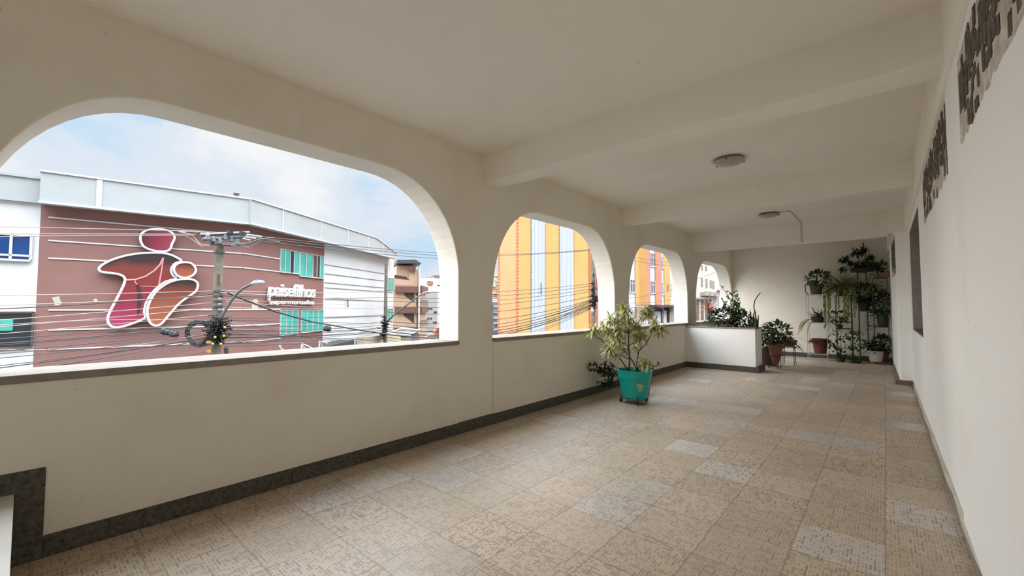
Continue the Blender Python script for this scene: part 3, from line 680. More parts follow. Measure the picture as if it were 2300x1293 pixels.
def far_house(px, y0, wpx, hpx, depth, m, label, grp):
    F_ = Facade(xy(px - wpx / 2, depth), xy(px + wpx / 2, depth + rnd.uniform(-3, 3)))
    zc0 = F_.hit(px, y0)[1]; zc1 = F_.hit(px, y0 + hpx)[1]
    t = thing('hill_house', label, 'house', F_.pt(F_.len / 2, zc1 - 4), grp)
    bm = B(); F_.slab(bm, 0, F_.len, zc1 - 4, zc0, -6, 0); finish('wall', bm, m, t)
    bm = B(); F_.slab(bm, -.3, F_.len + .3, zc0, zc0 + .4, -6.3, .3); finish('roof', bm, HC[2] if m is not HC[2] else HC[3], t)
    for k in (.25, .65):
        bm = B(); F_.slab(bm, F_.len * k, F_.len * (k + .16), zc0 - 2.2, zc0 - 1, 0, .1); finish('window', bm, M_DARKOP, t)
for i, (px, y0, wp, hp, m) in enumerate(((952, 634, 9, 6, HC[0]), (966, 626, 8, 5, HC[0]), (977, 624, 8, 8, HC[1]), (984, 631, 6, 6, HC[2]), (972, 621, 6, 4, HC[3]))):
    far_house(px, y0, wp, hp, 172 - i * 3, m, ['small white hillside house nearest the peach building', 'white hillside house on the skyline', 'ochre hillside house above the pale block', 'red brick hillside house beside the arch jamb', 'small grey hillside house highest on the ridge'][i], 'houses on the hill beyond the largest arch')
for i, (px, y0, wp, hp, m) in enumerate(((1112, 622, 5, 6, HC[0]), (1116, 634, 6, 7, HC[3]), (1111, 645, 6, 6, HC[2]), (1117, 650, 5, 8, HC[1]), (1113, 660, 7, 8, HC[2]), (1118, 670, 5, 7, HC[0]))):
    far_house(px, y0, wp, hp, 180 - i * 8, m, ['topmost white hillside house at the left of the second arch', 'grey hillside house below the topmost white one, second arch', 'red hillside house left in the second arch', 'ochre hillside house against the yellow building edge', 'wide red hillside house low in the second arch', 'lowest white hillside house in the second arch'][i], 'houses on the hill at the left of the second arch')
FG = Facade(xy(1085, 60), xy(1121, 62)); gb = thing('grey_building', 'grey weathered low building left of the yellow building', 'building', FG.pt(1, GZ))
bm = B(); FG.rect(bm, 1085, 678, 1121, 900, -5, 0); finish('wall', bm, mat('weathered_grey_render', (.14, .14, .14), .9, var=.6, vscale=1.5), gb)
for k in range(5):
    bm = B(); FG.rect(bm, 1108, 684 + k * 13, 1118, 690 + k * 13, 0, .05); finish('window', bm, HC[3], gb)

# ---- low roofs between
M_SHEET = paint('white_sheet_roof', .50, .49, .47, .12); M_BEWALL = paint('cream_low_wall', .48, .40, .28, .1)
def low_building(name, label, pts, m, depth, up_=.0, walls=M_BEWALL):
    pass
FW = Facade(xy(880, 37), xy(985, 38))
lb = thing('low_shed', 'low cream shed with a white sheet roof behind the second pole', 'shed', FW.pt(2, GZ))
bm = B(); FR.rect(bm, 798, 752, 884, 1100, .1, .55); finish('wall', bm, M_BEWALL, lb)
bm = B(); FW.rect(bm, 884, 757, 926, 1100, -2, 0); finish('wall', bm, M_BEWALL, lb)
bm = B(); prism(bm, [FW.pt(*FW.hit(x, y, .3), .3) for x, y in ((858, 753), (884, 744), (902, 737), (942, 742), (925, 751), (884, 757))], -FW.n * 2); finish('roof', bm, M_SHEET, lb)
bm = B()
for k in range(14): FW.rect(bm, 924 + k * 1.3, 750, 924.7 + k * 1.3, 1000, 0, .04)
finish('roller_shutter', bm, paint('grey_shutter', .25, .25, .25, .1), lb)
bm = B(); FW.rect(bm, 924, 749, 943, 1000, -1, 0); finish('side_wall', bm, M_BEIGE, lb)
sb = thing('brick_gable', 'small red brick gable beside the jamb of the largest arch', 'building', FW.pt(FW.hit(985, 750)[0], GZ))
bm = B(); FW.poly(bm, [FW.hit(*p) for p in ((974, 757), (977, 747), (981, 737), (995, 735), (995, 1000), (974, 1000))], -3, 0); finish('wall', bm, paint('red_brick_near', .25, .10, .07, .3), sb)
bm = B(); FW.poly(bm, [FW.hit(*p) for p in ((956, 757), (963, 753), (975, 752), (983, 757), (983, 760), (956, 760))], -1, .3); finish('roof', bm, paint('clay_tile_roof', .32, .17, .11, .3), sb)
FB = Facade(xy(712, 21.5), xy(800, 25))
ta = thing('black_awning', 'black sloping awning below the white wall, left of the second pole', 'awning', FB.pt(1, GZ))
bm = B(); prism(bm, [FB.pt(*FB.hit(x, y, 1.0), 1.0) for x, y in ((708, 784), (795, 763), (797, 785))], -FB.n * .9); finish('sheet', bm, M_ROOFD, ta)
for px in (712, 794):
    u = FB.hit(px, 780, .6)[0]; bm = B(); tube(bm, [FB.pt(u, GZ, .6), FB.pt(u, FB.hit(px, 782, .6)[1], .6)], .04); finish('post', bm, M_CLIP, ta)
tr = thing('steel_truss', 'white steel truss tips standing above the sill in front of the mauve wall', 'truss', FR.pt(FR.hit(700, 780)[0], GZ, 1.2))
bm = B()
for q in ([(628, 776), (632, 784), (640, 789)], [(677, 787), (678, 771), (705, 784)], [(678, 773), (688, 788)], [(717, 785), (717, 766), (735, 771)], [(719, 768), (727, 786), (735, 790)]):
    tube(bm, [FR.pt(*FR.hit(x, y, 1.2), 1.2) for x, y in q], .04, 5)
for x in (640, 688, 727): 
    u = FR.hit(x, 788, 1.2)[0]; tube(bm, [FR.pt(u, GZ, 1.2), FR.pt(u, FR.hit(x, 787, 1.2)[1], 1.2)], .04, 5)
finish('members', bm, M_TRIM, tr)

# ---- yellow building with zigzag and lattice bands
yb = None
FY = Facade(xy(1165, 33), xy(1328, 36)); FYs = Facade(xy(1119, 40), xy(1165, 33))
M_YEL = paint('yellow_wall_paint', .52, .31, .10, .08); M_ORG = paint('orange_wall_paint', .50, .21, .08, .12); M_RED = paint('red_zigzag_paint', .44, .12, .06, 0)
M_LBL = paint('pale_blue_lattice', .24, .30, .37, 0); M_LWH = paint('lattice_white', .52, .53, .55, .03)
ZY1 = 17.0
yb = thing('yellow_building', 'tall yellow and orange building with zigzag edges and two lattice bands, behind the second arch', 'building', FY.pt(3, GZ))
bm = B(); prism(bm, [FYs.pt(0, GZ), FY.pt(0, GZ), FY.pt(FY.len, GZ), FY.pt(FY.len, GZ) - FY.n * 10, FYs.pt(0, GZ) + Vector((FYs.A.x, FYs.A.y, 0)).normalized() * 6], (0, 0, ZY1 - GZ)); finish('wall', bm, M_YEL, yb)
bm = B(); FYs.slab(bm, .02, FYs.len - .02, GZ, ZY1, 0, .03); finish('orange_side_panel', bm, M_ORG, yb)
for F_, px in ((FYs, 1121.5), (FYs, 1162.5), (FY, 1325)):
    u = F_.hit(px, 650)[0]; wz = abs(F_.hit(px + 2.4, 650)[0] - F_.hit(px - 2.4, 650)[0]) / 2
    bm = B(); z = -1.5
    F_.slab(bm, u - wz, u - wz * .1, -1.5, ZY1, .03, .06)
    while z < 14: F_.poly(bm, [(u - wz * .3, z), (u + wz * 1.1, z + .08), (u - wz * .3, z + .17)], .03, .065); z += .27
    finish('zigzag_edge', bm, M_RED, yb)
def lattice_mat():
    m = bpy.data.materials.new('lattice_band'); m.use_nodes = True; t = m.node_tree; b = t.nodes['Principled BSDF']; b.inputs['Roughness'].default_value = .8
    tcn = nd(t, 'ShaderNodeTexCoord'); mp_ = nd(t, 'ShaderNodeMapping'); mp_.inputs['Rotation'].default_value = (0, 0, 0)
    s = nd(t, 'ShaderNodeSeparateXYZ'); t.links.new(tcn.outputs['Object'], s.inputs[0])
    ln = nd(t, 'ShaderNodeVectorMath', operation='DOT_PRODUCT'); ln.inputs[1].default_value = FY.d; t.links.new(tcn.outputs['Object'], ln.inputs[0])
    def ma(op, a, b_=None, c=None):
        n = nd(t, 'ShaderNodeMath', operation=op)
        for i, q in enumerate((a, b_, c)):
            if q is None: continue
            if isinstance(q, (int, float)): n.inputs[i].default_value = q
            else: t.links.new(q, n.inputs[i])
        return n.outputs[0]
    z = ma('MULTIPLY', s.outputs[2], 1 / .26); x_ = ma('MULTIPLY', ln.outputs['Value'], 1 / .125)
    tri = ma('PINGPONG', z, .5); ph = ma('FRACT', ma('ADD', x_, ma('MULTIPLY', tri, .8)))
    on = ma('LESS_THAN', ph, .38)
    mx = nd(t, 'ShaderNodeMix'); mx.data_type = 'RGBA'; mx.inputs['A'].default_value = (.52, .53, .55, 1); mx.inputs['B'].default_value = (.20, .25, .31, 1)
    t.links.new(on, mx.inputs['Factor']); t.links.new(mx.outputs['Result'], b.inputs['Base Color']); return m
M_LAT = lattice_mat()
for x0, x1 in ((1194, 1223.5), (1258, 1288)):
    u0, u1 = FY.hit(x0, 650)[0], FY.hit(x1, 650)[0]
    bm = B(); FY.slab(bm, u0, u1, GZ, ZY1, 0, .05); f = finish('lattice_band', bm, M_LAT, yb)
    for uu, mm in ((u0 - .04, M_LBL), (u1 + .04, M_ORG)):
        bm = B(); z = -1.5
        while z < 14: FY.poly(bm, [(uu - .05, z), (uu + .065, z + .055), (uu - .05, z + .11)], 0, .055); z += .17
        finish('toothed_edge', bm, mm, f)
bm = B(); tube(bm, [FY.pt(*FY.hit(1216, 635, .12), .12), FY.pt(*FY.hit(1216, 661, .12), .12)], .03); finish('bracket', bm, M_CLIP, yb)
bm = B(); tube(bm, [FR.pt(*FR.hit(781, 671, .12), .12), FR.pt(*FR.hit(782, 690, .12), .12)], .03); finish('bracket', bm, M_CLIP, market)
FK = Facade(xy(1329, 41), xy(1372, 41)); pk = thing('pink_building', 'coral pink building at the right edge of the second arch', 'building', FK.pt(1, GZ))
bm = B(); FK.slab(bm, 0, FK.len, GZ, 12, -5, 0); finish('wall', bm, paint('coral_paint', .50, .17, .12, .1), pk)
for k in range(5):
    bm = B(); FK.rect(bm, 1340, 626 + k * 5, 1343, 629 + k * 5, 0, .05); finish('vent', bm, M_RED, pk)

# ---- pastel building behind the third arch
FQ = Facade(xy(1380, 46), xy(1530, 50)); qb = thing('striped_building', 'pastel striped building in yellow, orange and pink behind the third arch', 'building', FQ.pt(3, GZ))
ZQ = FQ.hit(1440, 500)[1]
bm = B(); FQ.slab(bm, 0, FQ.len, GZ, ZQ, -8, 0); finish('wall', bm, M_WHITE, qb)
for x0, x1, m in ((1426, 1434, M_YEL), (1434, 1451, paint('deep_yellow_paint', .47, .24, .06, .1)), (1451, 1459, paint('salmon_paint', .50, .20, .14, .1)), (1471, 1475, M_ORG), (1475, 1485, paint('salmon_light_paint', .50, .20, .15, .1)), (1491, 1504, M_YEL)):
    bm = B(); FQ.slab(bm, FQ.hit(x0, 650)[0], FQ.hit(x1, 650)[0], FQ.hit(1450, 684)[1], ZQ, 0, .12); finish('wall_stripe', bm, m, qb)
M_WPANE = mat('grey_window_glass', (.13, .14, .15), .2)
def qwin(x0, y0, x1, y1):
    u0, u1 = FQ.hit(x0, y0)[0], FQ.hit(x1, y0)[0]; z1, z0 = FQ.hit(x0, y0)[1], FQ.hit(x0, y1)[1]
    bm = B(); f_ = .06
    for a in ((u0, u1, z0 - .05, z0 + f_), (u0, u1, z1 - f_, z1), (u0, u0 + f_, z0, z1), (u1 - f_, u1, z0, z1), ((u0 + u1) / 2 - .03, (u0 + u1) / 2 + .03, z0, z1), (u0, u1, z0 + (z1 - z0) * .66, z0 + (z1 - z0) * .66 + f_)): FQ.slab(bm, *a, 0, .1)
    f = finish('window', bm, M_TRIM, qb); bm = B(); FQ.slab(bm, u0, u1, z0, z1, 0, .05); finish('pane', bm, M_WPANE, f)
for a in ((1414, 627, 1425.5, 657), (1460, 568, 1471, 598), (1460, 631, 1471, 659), (1485.5, 577, 1490.5, 603), (1485.5, 635, 1490.5, 662), (1504.5, 637, 1508.5, 663), (1400, 570, 1411, 598)): qwin(*a)
bm = B(); c = FQ.hit(1498, 645); 
FQ.poly(bm, [(c[0] + .14 * math.cos(a * PI / 8), c[1] + .42 * math.sin(a * PI / 8)) for a in range(16)], .12, .16); finish('oval_plaque', bm, paint('ochre_plaque', .33, .17, .05, .1), qb)
bm = B(); FQ.rect(bm, 1458, 685, 1510, 690, 0, 1.2); finish('canopy', bm, M_ROOFD, qb)
M_STONE = mat('rubble_stone', (.42, .34, .25), .9, col2=(.16, .11, .08), vscale=3.5)
for x0, x1 in ((1426, 1441), (1455, 1465), (1484, 1487), (1500, 1516)):
    bm = B(); FQ.slab(bm, FQ.hit(x0, 700)[0], FQ.hit(x1, 700)[0], GZ, FQ.hit(1440, 688)[1], .0, .3); finish('stone_pier', bm, M_STONE, qb)
for x0, y0, x1, y1, m in ((1465, 690, 1485, 900, M_DARKOP), (1487, 690, 1500, 900, M_DARKOP), (1441, 700, 1455, 900, M_DARKOP)):
    bm = B(); FQ.rect(bm, x0, y0, x1, y1, .02, .08); finish('shop_opening', bm, m, qb)
for x0, y0, x1, y1 in ((1465, 699, 1482, 900), (1488, 697, 1495, 900), (1442, 706, 1448, 727), (1449, 706, 1454, 727)):
    bm = B(); FQ.rect(bm, x0, y0, x1, y1, .08, .14); finish('white_shutter', bm, M_LWH, qb)

# ---- cream arcaded building behind the fourth arch
FC = Facade(xy(1545, 56), xy(1614, 58)); FC2 = Facade(xy(1614, 64), xy(1665, 68)); cb_ = thing('cream_building', 'cream building with balconies and pointed arches behind the fourth arch', 'building', FC.pt(2, GZ))
M_CR2 = paint('warm_cream_paint', .52, .47, .39, .05)
ZC_ = FC.hit(1580, 560)[1]
bm = B(); FC.slab(bm, 0, FC.len, GZ, ZC_, -8, 0); finish('wall', bm, M_CR2, cb_)
bm = B(); FC2.slab(bm, -3, FC2.len, GZ, ZC_ - 2, -8, 0); finish('white_wing', bm, M_WHITE, cb_)
M_SHUT = paint('beige_shutter', .26, .22, .17, .1)
for x, y0, y1 in ((1576, 624, 643), (1586.5, 626, 646), (1596, 629, 646), (1602, 631, 648), (1585.5, 597, 607), (1576, 594, 606)):
    bm = B(); FC.rect(bm, x - 1.8, y0, x + 1.8, y1, 0, .08); finish('window', bm, M_SHUT, cb_)
M_BALC = paint('balcony_stone', .36, .29, .24, .05)
for x0, x1, y0, y1 in ((1573, 1582, 654, 664), (1584, 1592, 655, 665), (1595, 1611, 657, 666)):
    bm = B(); FC.rect(bm, x0, y0 + 2, x1, y1, 0, .9); FC.rect(bm, x0, y0, x1, y0 + 1.2, .7, .95); finish('balcony', bm, M_BALC, cb_)
bm = B(); FC.rect(bm, 1555, 667, 1600, 671, 0, .5); finish('ledge', bm, M_BALC, cb_)
for x in (1567, 1577, 1587, 1596):
    pts = [(x - 3, 740), (x - 3, 682), (x - 2, 676), (x, 672.5), (x + 2, 676), (x + 3, 682), (x + 3, 740)]
    bm = B(); FC.poly(bm, [FC.hit(*p) for p in pts], 0, .06); finish('pointed_arch', bm, paint('brown_arch_door', .17, .11, .07, .2), cb_)
bm = B(); FC.rect(bm, 1609, 652, 1613.5, 661, .1, .6); finish('dark_sign', bm, paint('maroon_sign', .16, .03, .06, .1), cb_)
bm = B(); FC2.rect(bm, 1609, 663, 1613, 692, 0, .1); finish('window', bm, M_WPANE, cb_)

# ---- utility poles
M_CONC = mat('weathered_concrete', (.17, .155, .115), .9, var=.45, vscale=3, bump=.4, bscale=40)
M_STEEL = mat('galvanised_steel', (.10, .105, .105), .5, metal=.4); M_BLK = mat('black_cable_sheath', (.012, .012, .014), .5); M_PORC = mat('grey_porcelain', (.13, .14, .145), .3)
M_BULB = mat('pale_lamp_head', (.36, .36, .37), .4); M_YEL2 = mat('yellow_fitting', (.42, .36, .02), .5)
def pole(px, depth, ytop, wpx, label):
    p = at(px, 700, depth); ztop = at(px, ytop, depth).z; r_ = wpx / 2 * depth / F_PX
    t = thing('utility_pole', label, 'utility pole', (p.x, p.y, GZ))
    bm = B(); tube(bm, [(p.x, p.y, GZ), (p.x, p.y, ztop)], [r_ * 1.25, r_ * .92], 14); finish('shaft', bm, M_CONC, t, False)
    return t, Vector((p.x, p.y, 0)), r_
P1, P1p, P1r = pole(488, 11.5, 541, 18.5, 'near concrete utility pole tangled in cables before the mauve wall')
def A1(px, py, d=11.5): return at(px, py, d)
# crossarms: each is a steel bar seen nearly end-on
for k, (xa, ya, da, xb, yb_, db) in enumerate(((450, 527, 11.0, 560, 522, 12.2), (455, 537, 11.0, 556, 531, 12.2), (470, 546, 11.1, 540, 551, 12.0))):
    bm = B(); tube(bm, [at(xa, ya, da), at(xb, yb_, db)], .045, 4); finish('crossarm', bm, M_STEEL, P1)
rnd = random.Random(4)
for k in range(7):
    x_ = 468 + k * 13 + rnd.uniform(-2, 2); y_ = 531 + (k % 3) * 4.5; d_ = 11.0 + k * .18
    bm = B(); c = at(x_, y_, d_); lathe(bm, c, [(0, -.09), (.05, -.09), (.07, -.06), (.045, -.045), (.065, -.02), (.04, 0), (.06, .02), (.03, .05), (0, .06)], 12); finish('insulator', bm, M_PORC, P1, True)
for x_, y_ in ((517, 521.5), (544, 524.5)):
    bm = B(); c = at(x_, y_, 11.6); box(bm, c - Vector((.06, .06, .05)), c + Vector((.06, .06, .05))); finish('fuse_box', bm, M_BLK, P1)
for y_ in (566, 654, 664, 676, 688):
    bm = B(); c = at(488, y_, 11.5); lathe(bm, (P1p.x, P1p.y, c.z), [(P1r * 1.0, -.025), (P1r * 1.18, -.025), (P1r * 1.18, .025), (P1r * 1.0, .025)], 14); tube(bm, [c + rt * P1r * 1.1, c + rt * (P1r * 1.1 + .09)], .012, 5); finish('clamp_band', bm, M_CLIP, P1)
for y_ in (672, 684, 696):
    bm = B(); c = at(494, y_, 11.38); lathe(bm, c, [(0, -.05), (.04, -.04), (.045, 0), (.04, .04), (0, .05)], 10); finish('spool_insulator', bm, M_PORC, P1, True)
bm = B(); tube(bm, [at(491, 615, 11.39), at(491, 641, 11.38)], .032, 8); finish('number_plate', bm, paint('rusty_red_plate', .14, .04, .02, .4), P1)
# street-lamp arm on the near pole
sl = thing('street_lamp', 'curved street lamp arm bolted to the near utility pole, before the mauve wall', 'street lamp', at(491, 728, 11.3))
bm = B(); tube(bm, [at(x, y, 11.3) for x, y in ((490, 730), (499, 710), (508, 693), (520, 674), (533, 658), (546, 647), (560, 640), (572, 635))], .035, 8); finish('arm', bm, M_STEEL, sl, True)
bm = B(); tube(bm, [at(x, y, 11.3) for x, y in ((565, 637.5), (572, 634.2), (582, 633.4), (590, 633.2), (595, 633.5))], [.035, .055, .06, .045, .01], 10); finish('lamp_head', bm, M_BULB, sl, True)
bm = B(); c = at(577, 629.5, 11.3); lathe(bm, c, [(0, -.02), (.04, -.02), (.035, .03), (0, .04)], 10); finish('photocell', bm, paint('blue_grey_photocell', .06, .07, .2, 0), sl, True)
# tangle and coil
def tangle(cx, cy, d, w_, h_, n, name, label, seed, rad=.012, m=M_BLK, parent=None):
    rnd = random.Random(seed); bm = B()
    for k in range(n):
        x_ = cx + rnd.gauss(0, w_ * .32); y_ = cy + rnd.gauss(0, h_ * .34); q = []
        ax = rnd.uniform(-w_, w_) * .55; sx = rnd.choice((-1, 1)) * rnd.uniform(.3, .8) * w_ * .5
        for j in range(6):
            f = j / 5 - .5; q.append(Vector(at(x_ + sx * 2 * f + rnd.uniform(-1, 1) * w_ * .08, y_ + abs(f) * h_ * rnd.uniform(-.2, .25) + rnd.uniform(-1, 1) * h_ * .05, d + rnd.uniform(-.25, .25) * d / 11.5)))
        sm = []
        for j in range(5):
            p0, p1, p2, p3 = q[max(j - 1, 0)], q[j], q[j + 1], q[min(j + 2, 5)]
            for s_ in range(4):
                u_ = s_ / 4; sm.append(.5 * ((2 * p1) + (-p0 + p2) * u_ + (2 * p0 - 5 * p1 + 4 * p2 - p3) * u_ * u_ + (-p0 + 3 * p1 - 3 * p2 + p3) * u_ ** 3))
        tube(bm, sm + [q[5]], rad * rnd.uniform(.5, 1.1), 5)
    o = finish(name, bm, m, parent, True)
    if not parent: tag(o, label, 'cables', None, 'stuff')
    return o
tangle(486, 736, 11.35, 34, 38, 90, 'cable_tangle', '', 1, .016, parent=P1)
tangle(487, 760, 11.35, 22, 22, 26, 'cable_tangle', '', 2, .018, parent=P1)
for x_, y_ in ((478, 772), (496, 772), (505, 735), (483, 757), (503, 754)):
    bm = B(); c = at(x_, y_, 11.0); lathe(bm, c, [(0, -.03), (.03, -.02), (.03, .02), (0, .03)], 8); finish('yellow_fitting', bm, M_YEL2, P1, True)
for x_, y_ in ((468, 768), (469, 788)):
    bm = B(); c = at(x_, y_, 11.1); box(bm, c - Vector((.04, .04, .035)), c + Vector((.04, .04, .035))); finish('orange_tag', bm, paint('orange_tag_plastic', .42, .20, .03, 0), P1)
coil = B(); rnd = random.Random(9)
for k in range(9):
    rr_ = .255 + .012 * k + rnd.uniform(-.01, .01); ce = at(447, 748, 11.2) + rt * rnd.uniform(-.015, .015)
    pts = [ce + rt * math.cos(a * PI / 16) * rr_ + up * math.sin(a * PI / 16) * rr_ + fw * rnd.uniform(-.02, .02) for a in range(34)]
    tube(coil, pts, .016, 5)
tag(finish('cable_coil', coil, M_BLK, loc=at(447, 748, 11.2)), 'round coil of black cable hung beside the near utility pole', 'cable coil')
def splice(px, py, d, lx, ly, rad, label, grp=None):
    bm = B(); a = at(px - lx, py - ly, d); b_ = at(px + lx, py + ly, d)
    tube(bm, [a, a.lerp(b_, .08), a.lerp(b_, .92), b_], [rad * .4, rad, rad, rad * .4], 10)
    for f in (.25, .5, .75): tube(bm, [a.lerp(b_, f - .01), a.lerp(b_, f + .01)], rad * 1.12, 10)
    tag(finish('splice_closure', bm, M_BLK, loc=at(px, py, d)), label, 'cable splice box', grp)
splice(381, 747, 11.0, 19, 5, .085, 'black cable splice box hanging left of the cable coil')
splice(735, 738, 18, 8, 1, .11, 'black cable splice box at the seam of mauve and white walls')
splice(508, 788, 11.0, 1.5, 9, .05, 'small upright splice box low on the near utility pole')
# second pole
P2, P2p, P2r = pole(866, 26.5, 592, 7.2, 'middle concrete utility pole before the white wall, with a lamp arm')
tangle(865, 728, 26.2, 12, 22, 34, 'cable_tangle', '', 5, .03, parent=P2); tangle(861, 752, 26.2, 6, 16, 22, 'cable_tangle', '', 6, .045, parent=P2)
sl = thing('street_lamp', 'long slanting street lamp arm on the middle utility pole', 'street lamp', at(872, 722, 26.3))
bm = B(); tube(bm, [at(x, y, 26.3) for x, y in ((870, 722), (885, 707), (900, 695), (920, 680), (935, 668), (950, 659))], .05, 8); finish('arm', bm, M_CONC, sl, True)
bm = B(); tube(bm, [at(x, y, 26.3) for x, y in ((945, 661), (955, 657.5), (963, 656), (968, 656.5))], [.05, .075, .075, .03], 8); finish('lamp_head', bm, M_BULB, sl, True)
# third pole by the yellow building
P3, P3p, P3r = pole(1334, 25.5, 440, 7.5, 'dark utility pole beside the yellow building, seen through the second arch')
tangle(1334, 660, 25.3, 8, 46, 30, 'cable_tangle', '', 7, .035, parent=P3); tangle(1335, 676, 25.3, 14, 16, 22, 'cable_tangle', '', 8, .035, parent=P3)
bm = B(); c = at(1331, 698, 25.0); lathe(bm, c, [(0, -.2), (.09, -.2), (.09, .2), (0, .22)], 14); finish('transformer', bm, M_BULB, P3, True)
bm = B(); tube(bm, [at(939, 777, 44), at(939, 722, 44)], .09, 6); tag(finish('street_post', bm, M_CLIP, loc=at(939, 777, 44)), 'thin dark post in front of the peach building', 'post') if False else bm.free()

# ---- overhead cables, each one its own curve
M_CABL = mat('pale_cable', (.30, .24, .22), .6); M_CABD = mat('dark_cable', (.035, .03, .03), .6)  # pale pinkish tone on some cables, dark on the others
def cable(a, b_, sag, rad, m, label, grp, mid=None):
    a = Vector(a); b_ = Vector(b_); n = 21; pts = []
    for k in range(n):
        t = k / (n - 1); p = a.lerp(b_, t); p.z -= sag * 4 * t * (1 - t); pts.append(p)
    bm = B(); tube(bm, pts, rad * .85, 5)
    return tag(finish('overhead_cable', bm, m, smooth=True, loc=a), label, 'cable', grp)
LP, LD = M_CABL, M_CABD
gl = 'overhead cables running left from the near pole'; gr_ = 'overhead cables between the near and middle poles'; gy = 'overhead cables before the yellow building'
# left fan
LEFT = [(443, 519, 11.3, -160, 505, 11.5, .0, .012, LP), (440, 526, 11.3, -160, 524, 11.5, .0, .012, LP), (436, 528.5, 11.3, -160, 534, 11.2, -.02, .012, LP), (470, 522, 11.3, 410, 519, 11.3, 0, .012, LP),
  (480, 653, 11.4, -160, 665, 8.5, .02, .010, LP), (480, 660, 11.4, -160, 700, 8.2, .05, .014, LD), (480, 664, 11.4, -160, 690, 8.2, .03, .010, LP), (480, 679, 11.4, -160, 730, 8.0, .02, .010, LP), (480, 691, 11.4, -160, 746, 8.0, .02, .010, LP), (480, 706, 11.4, -160, 762, 7.6, .02, .008, LP),
  (470, 722, 11.3, -160, 770, 7.0, .04, .010, LD), (470, 728, 11.3, -160, 781, 6.8, .05, .013, LD), (470, 734, 11.3, -160, 786, 6.8, .03, .009, LD), (470, 741, 11.3, -160, 799, 6.5, .05, .010, LD), (470, 747, 11.3, -160, 806, 6.3, .04, .008, LD), (470, 751, 11.3, -160, 818, 6.2, .04, .009, LD),
  (470, 756, 11.3, -160, 838, 6.0, .05, .009, LD), (470, 758, 11.3, -160, 846, 6.0, .03, .012, LD), (470, 760, 11.3, -160, 862, 5.8, .04, .008, LD), (470, 761, 11.3, -160, 868, 5.8, .02, .010, LD), (470, 763, 11.3, -160, 884, 5.6, .05, .008, LD), (474, 770, 11.3, -160, 892, 5.4, .02, .008, LD), (474, 774, 11.3, -120, 898, 5.2, .02, .008, LD), (476, 788, 11.3, -60, 880, 5.6, .02, .007, LD),
  (474, 745, 11.3, -160, 776, 6.8, .22, .007, LP), (474, 720, 11.3, -160, 742, 7.6, -.1, .007, LP)]
for i, (x0, y0, d0, x1, y1, d1, sg_, rd, m) in enumerate(LEFT):
    lab = 'pale overhead cable crossing the mauve wall left of the near pole' if m is LP else 'dark overhead cable fanning left from the near pole'
    cable(at(x0, y0, d0), at(x1, y1, d1), sg_, rd, m, lab, gl + (', pale' if m is LP else ', dark'))
RIGHT = [(560, 528, 12.0, 1060, 571, 30, .10, .016, LD), (565, 533, 12.0, 1060, 577, 30, .10, .016, LD), (548, 537, 12.0, 1060, 583, 30, .12, .016, LD),
  (496, 652, 11.4, 862, 652, 26.4, .1, .012, LP), (496, 657, 11.4, 862, 676, 26.4, .0, .016, LP), (496, 664, 11.4, 862, 668, 26.4, .05, .014, LD), (496, 672, 11.4, 862, 686, 26.4, .02, .010, LP), (496, 677, 11.4, 862, 694, 26.4, .05, .010, LP), (500, 690, 11.4, 862, 690, 26.4, .06, .010, LP), (497, 715, 11.4, 862, 706, 26.4, .05, .010, LD), (497, 718, 11.4, 862, 726, 26.4, .02, .012, LD),
  (497, 733, 11.3, 862, 722, 26.2, .1, .012, LD), (497, 741, 11.3, 862, 729, 26.2, .1, .014, LD), (497, 745, 11.3, 862, 737, 26.2, .06, .016, LD), (497, 752, 11.3, 862, 734, 26.2, .12, .014, LD), (497, 757, 11.3, 862, 741, 26.2, .1, .018, LD), (497, 759, 11.3, 862, 746, 26.2, .05, .014, LD), (497, 764, 11.3, 862, 744, 26.2, .1, .010, LD), (497, 768, 11.3, 862, 754, 26.2, .06, .012, LD), (497, 748, 11.3, 862, 765, 26.2, .0, .014, LD), (500, 772, 11.3, 862, 759, 26.2, .03, .010, LD), (500, 778, 11.3, 862, 762, 26.2, .03, .010, LD),
  (497, 738, 11.3, 862, 718, 26.2, .25, .010, LP), (497, 722, 11.3, 862, 748, 26.2, .1, .010, LP), (497, 762, 11.3, 700, 765, 18, .1, .010, LP)]
for x0, y0, d0, x1, y1, d1, sg_, rd, m in RIGHT:
    lab = 'pale overhead cable stretched between the near and middle poles' if m is LP else 'dark overhead cable stretched between the near and middle poles'
    if y0 < 540: cable(at(x0, y0, d0), at(x1, y1, d1), sg_, rd, m, 'high overhead cable leaving the crossarms of the near pole to the right', 'high cables right of the near pole')
    else: cable(at(x0, y0, d0), at(x1, y1, d1), sg_, rd, m, lab, gr_ + (', pale' if m is LP else ', dark'))
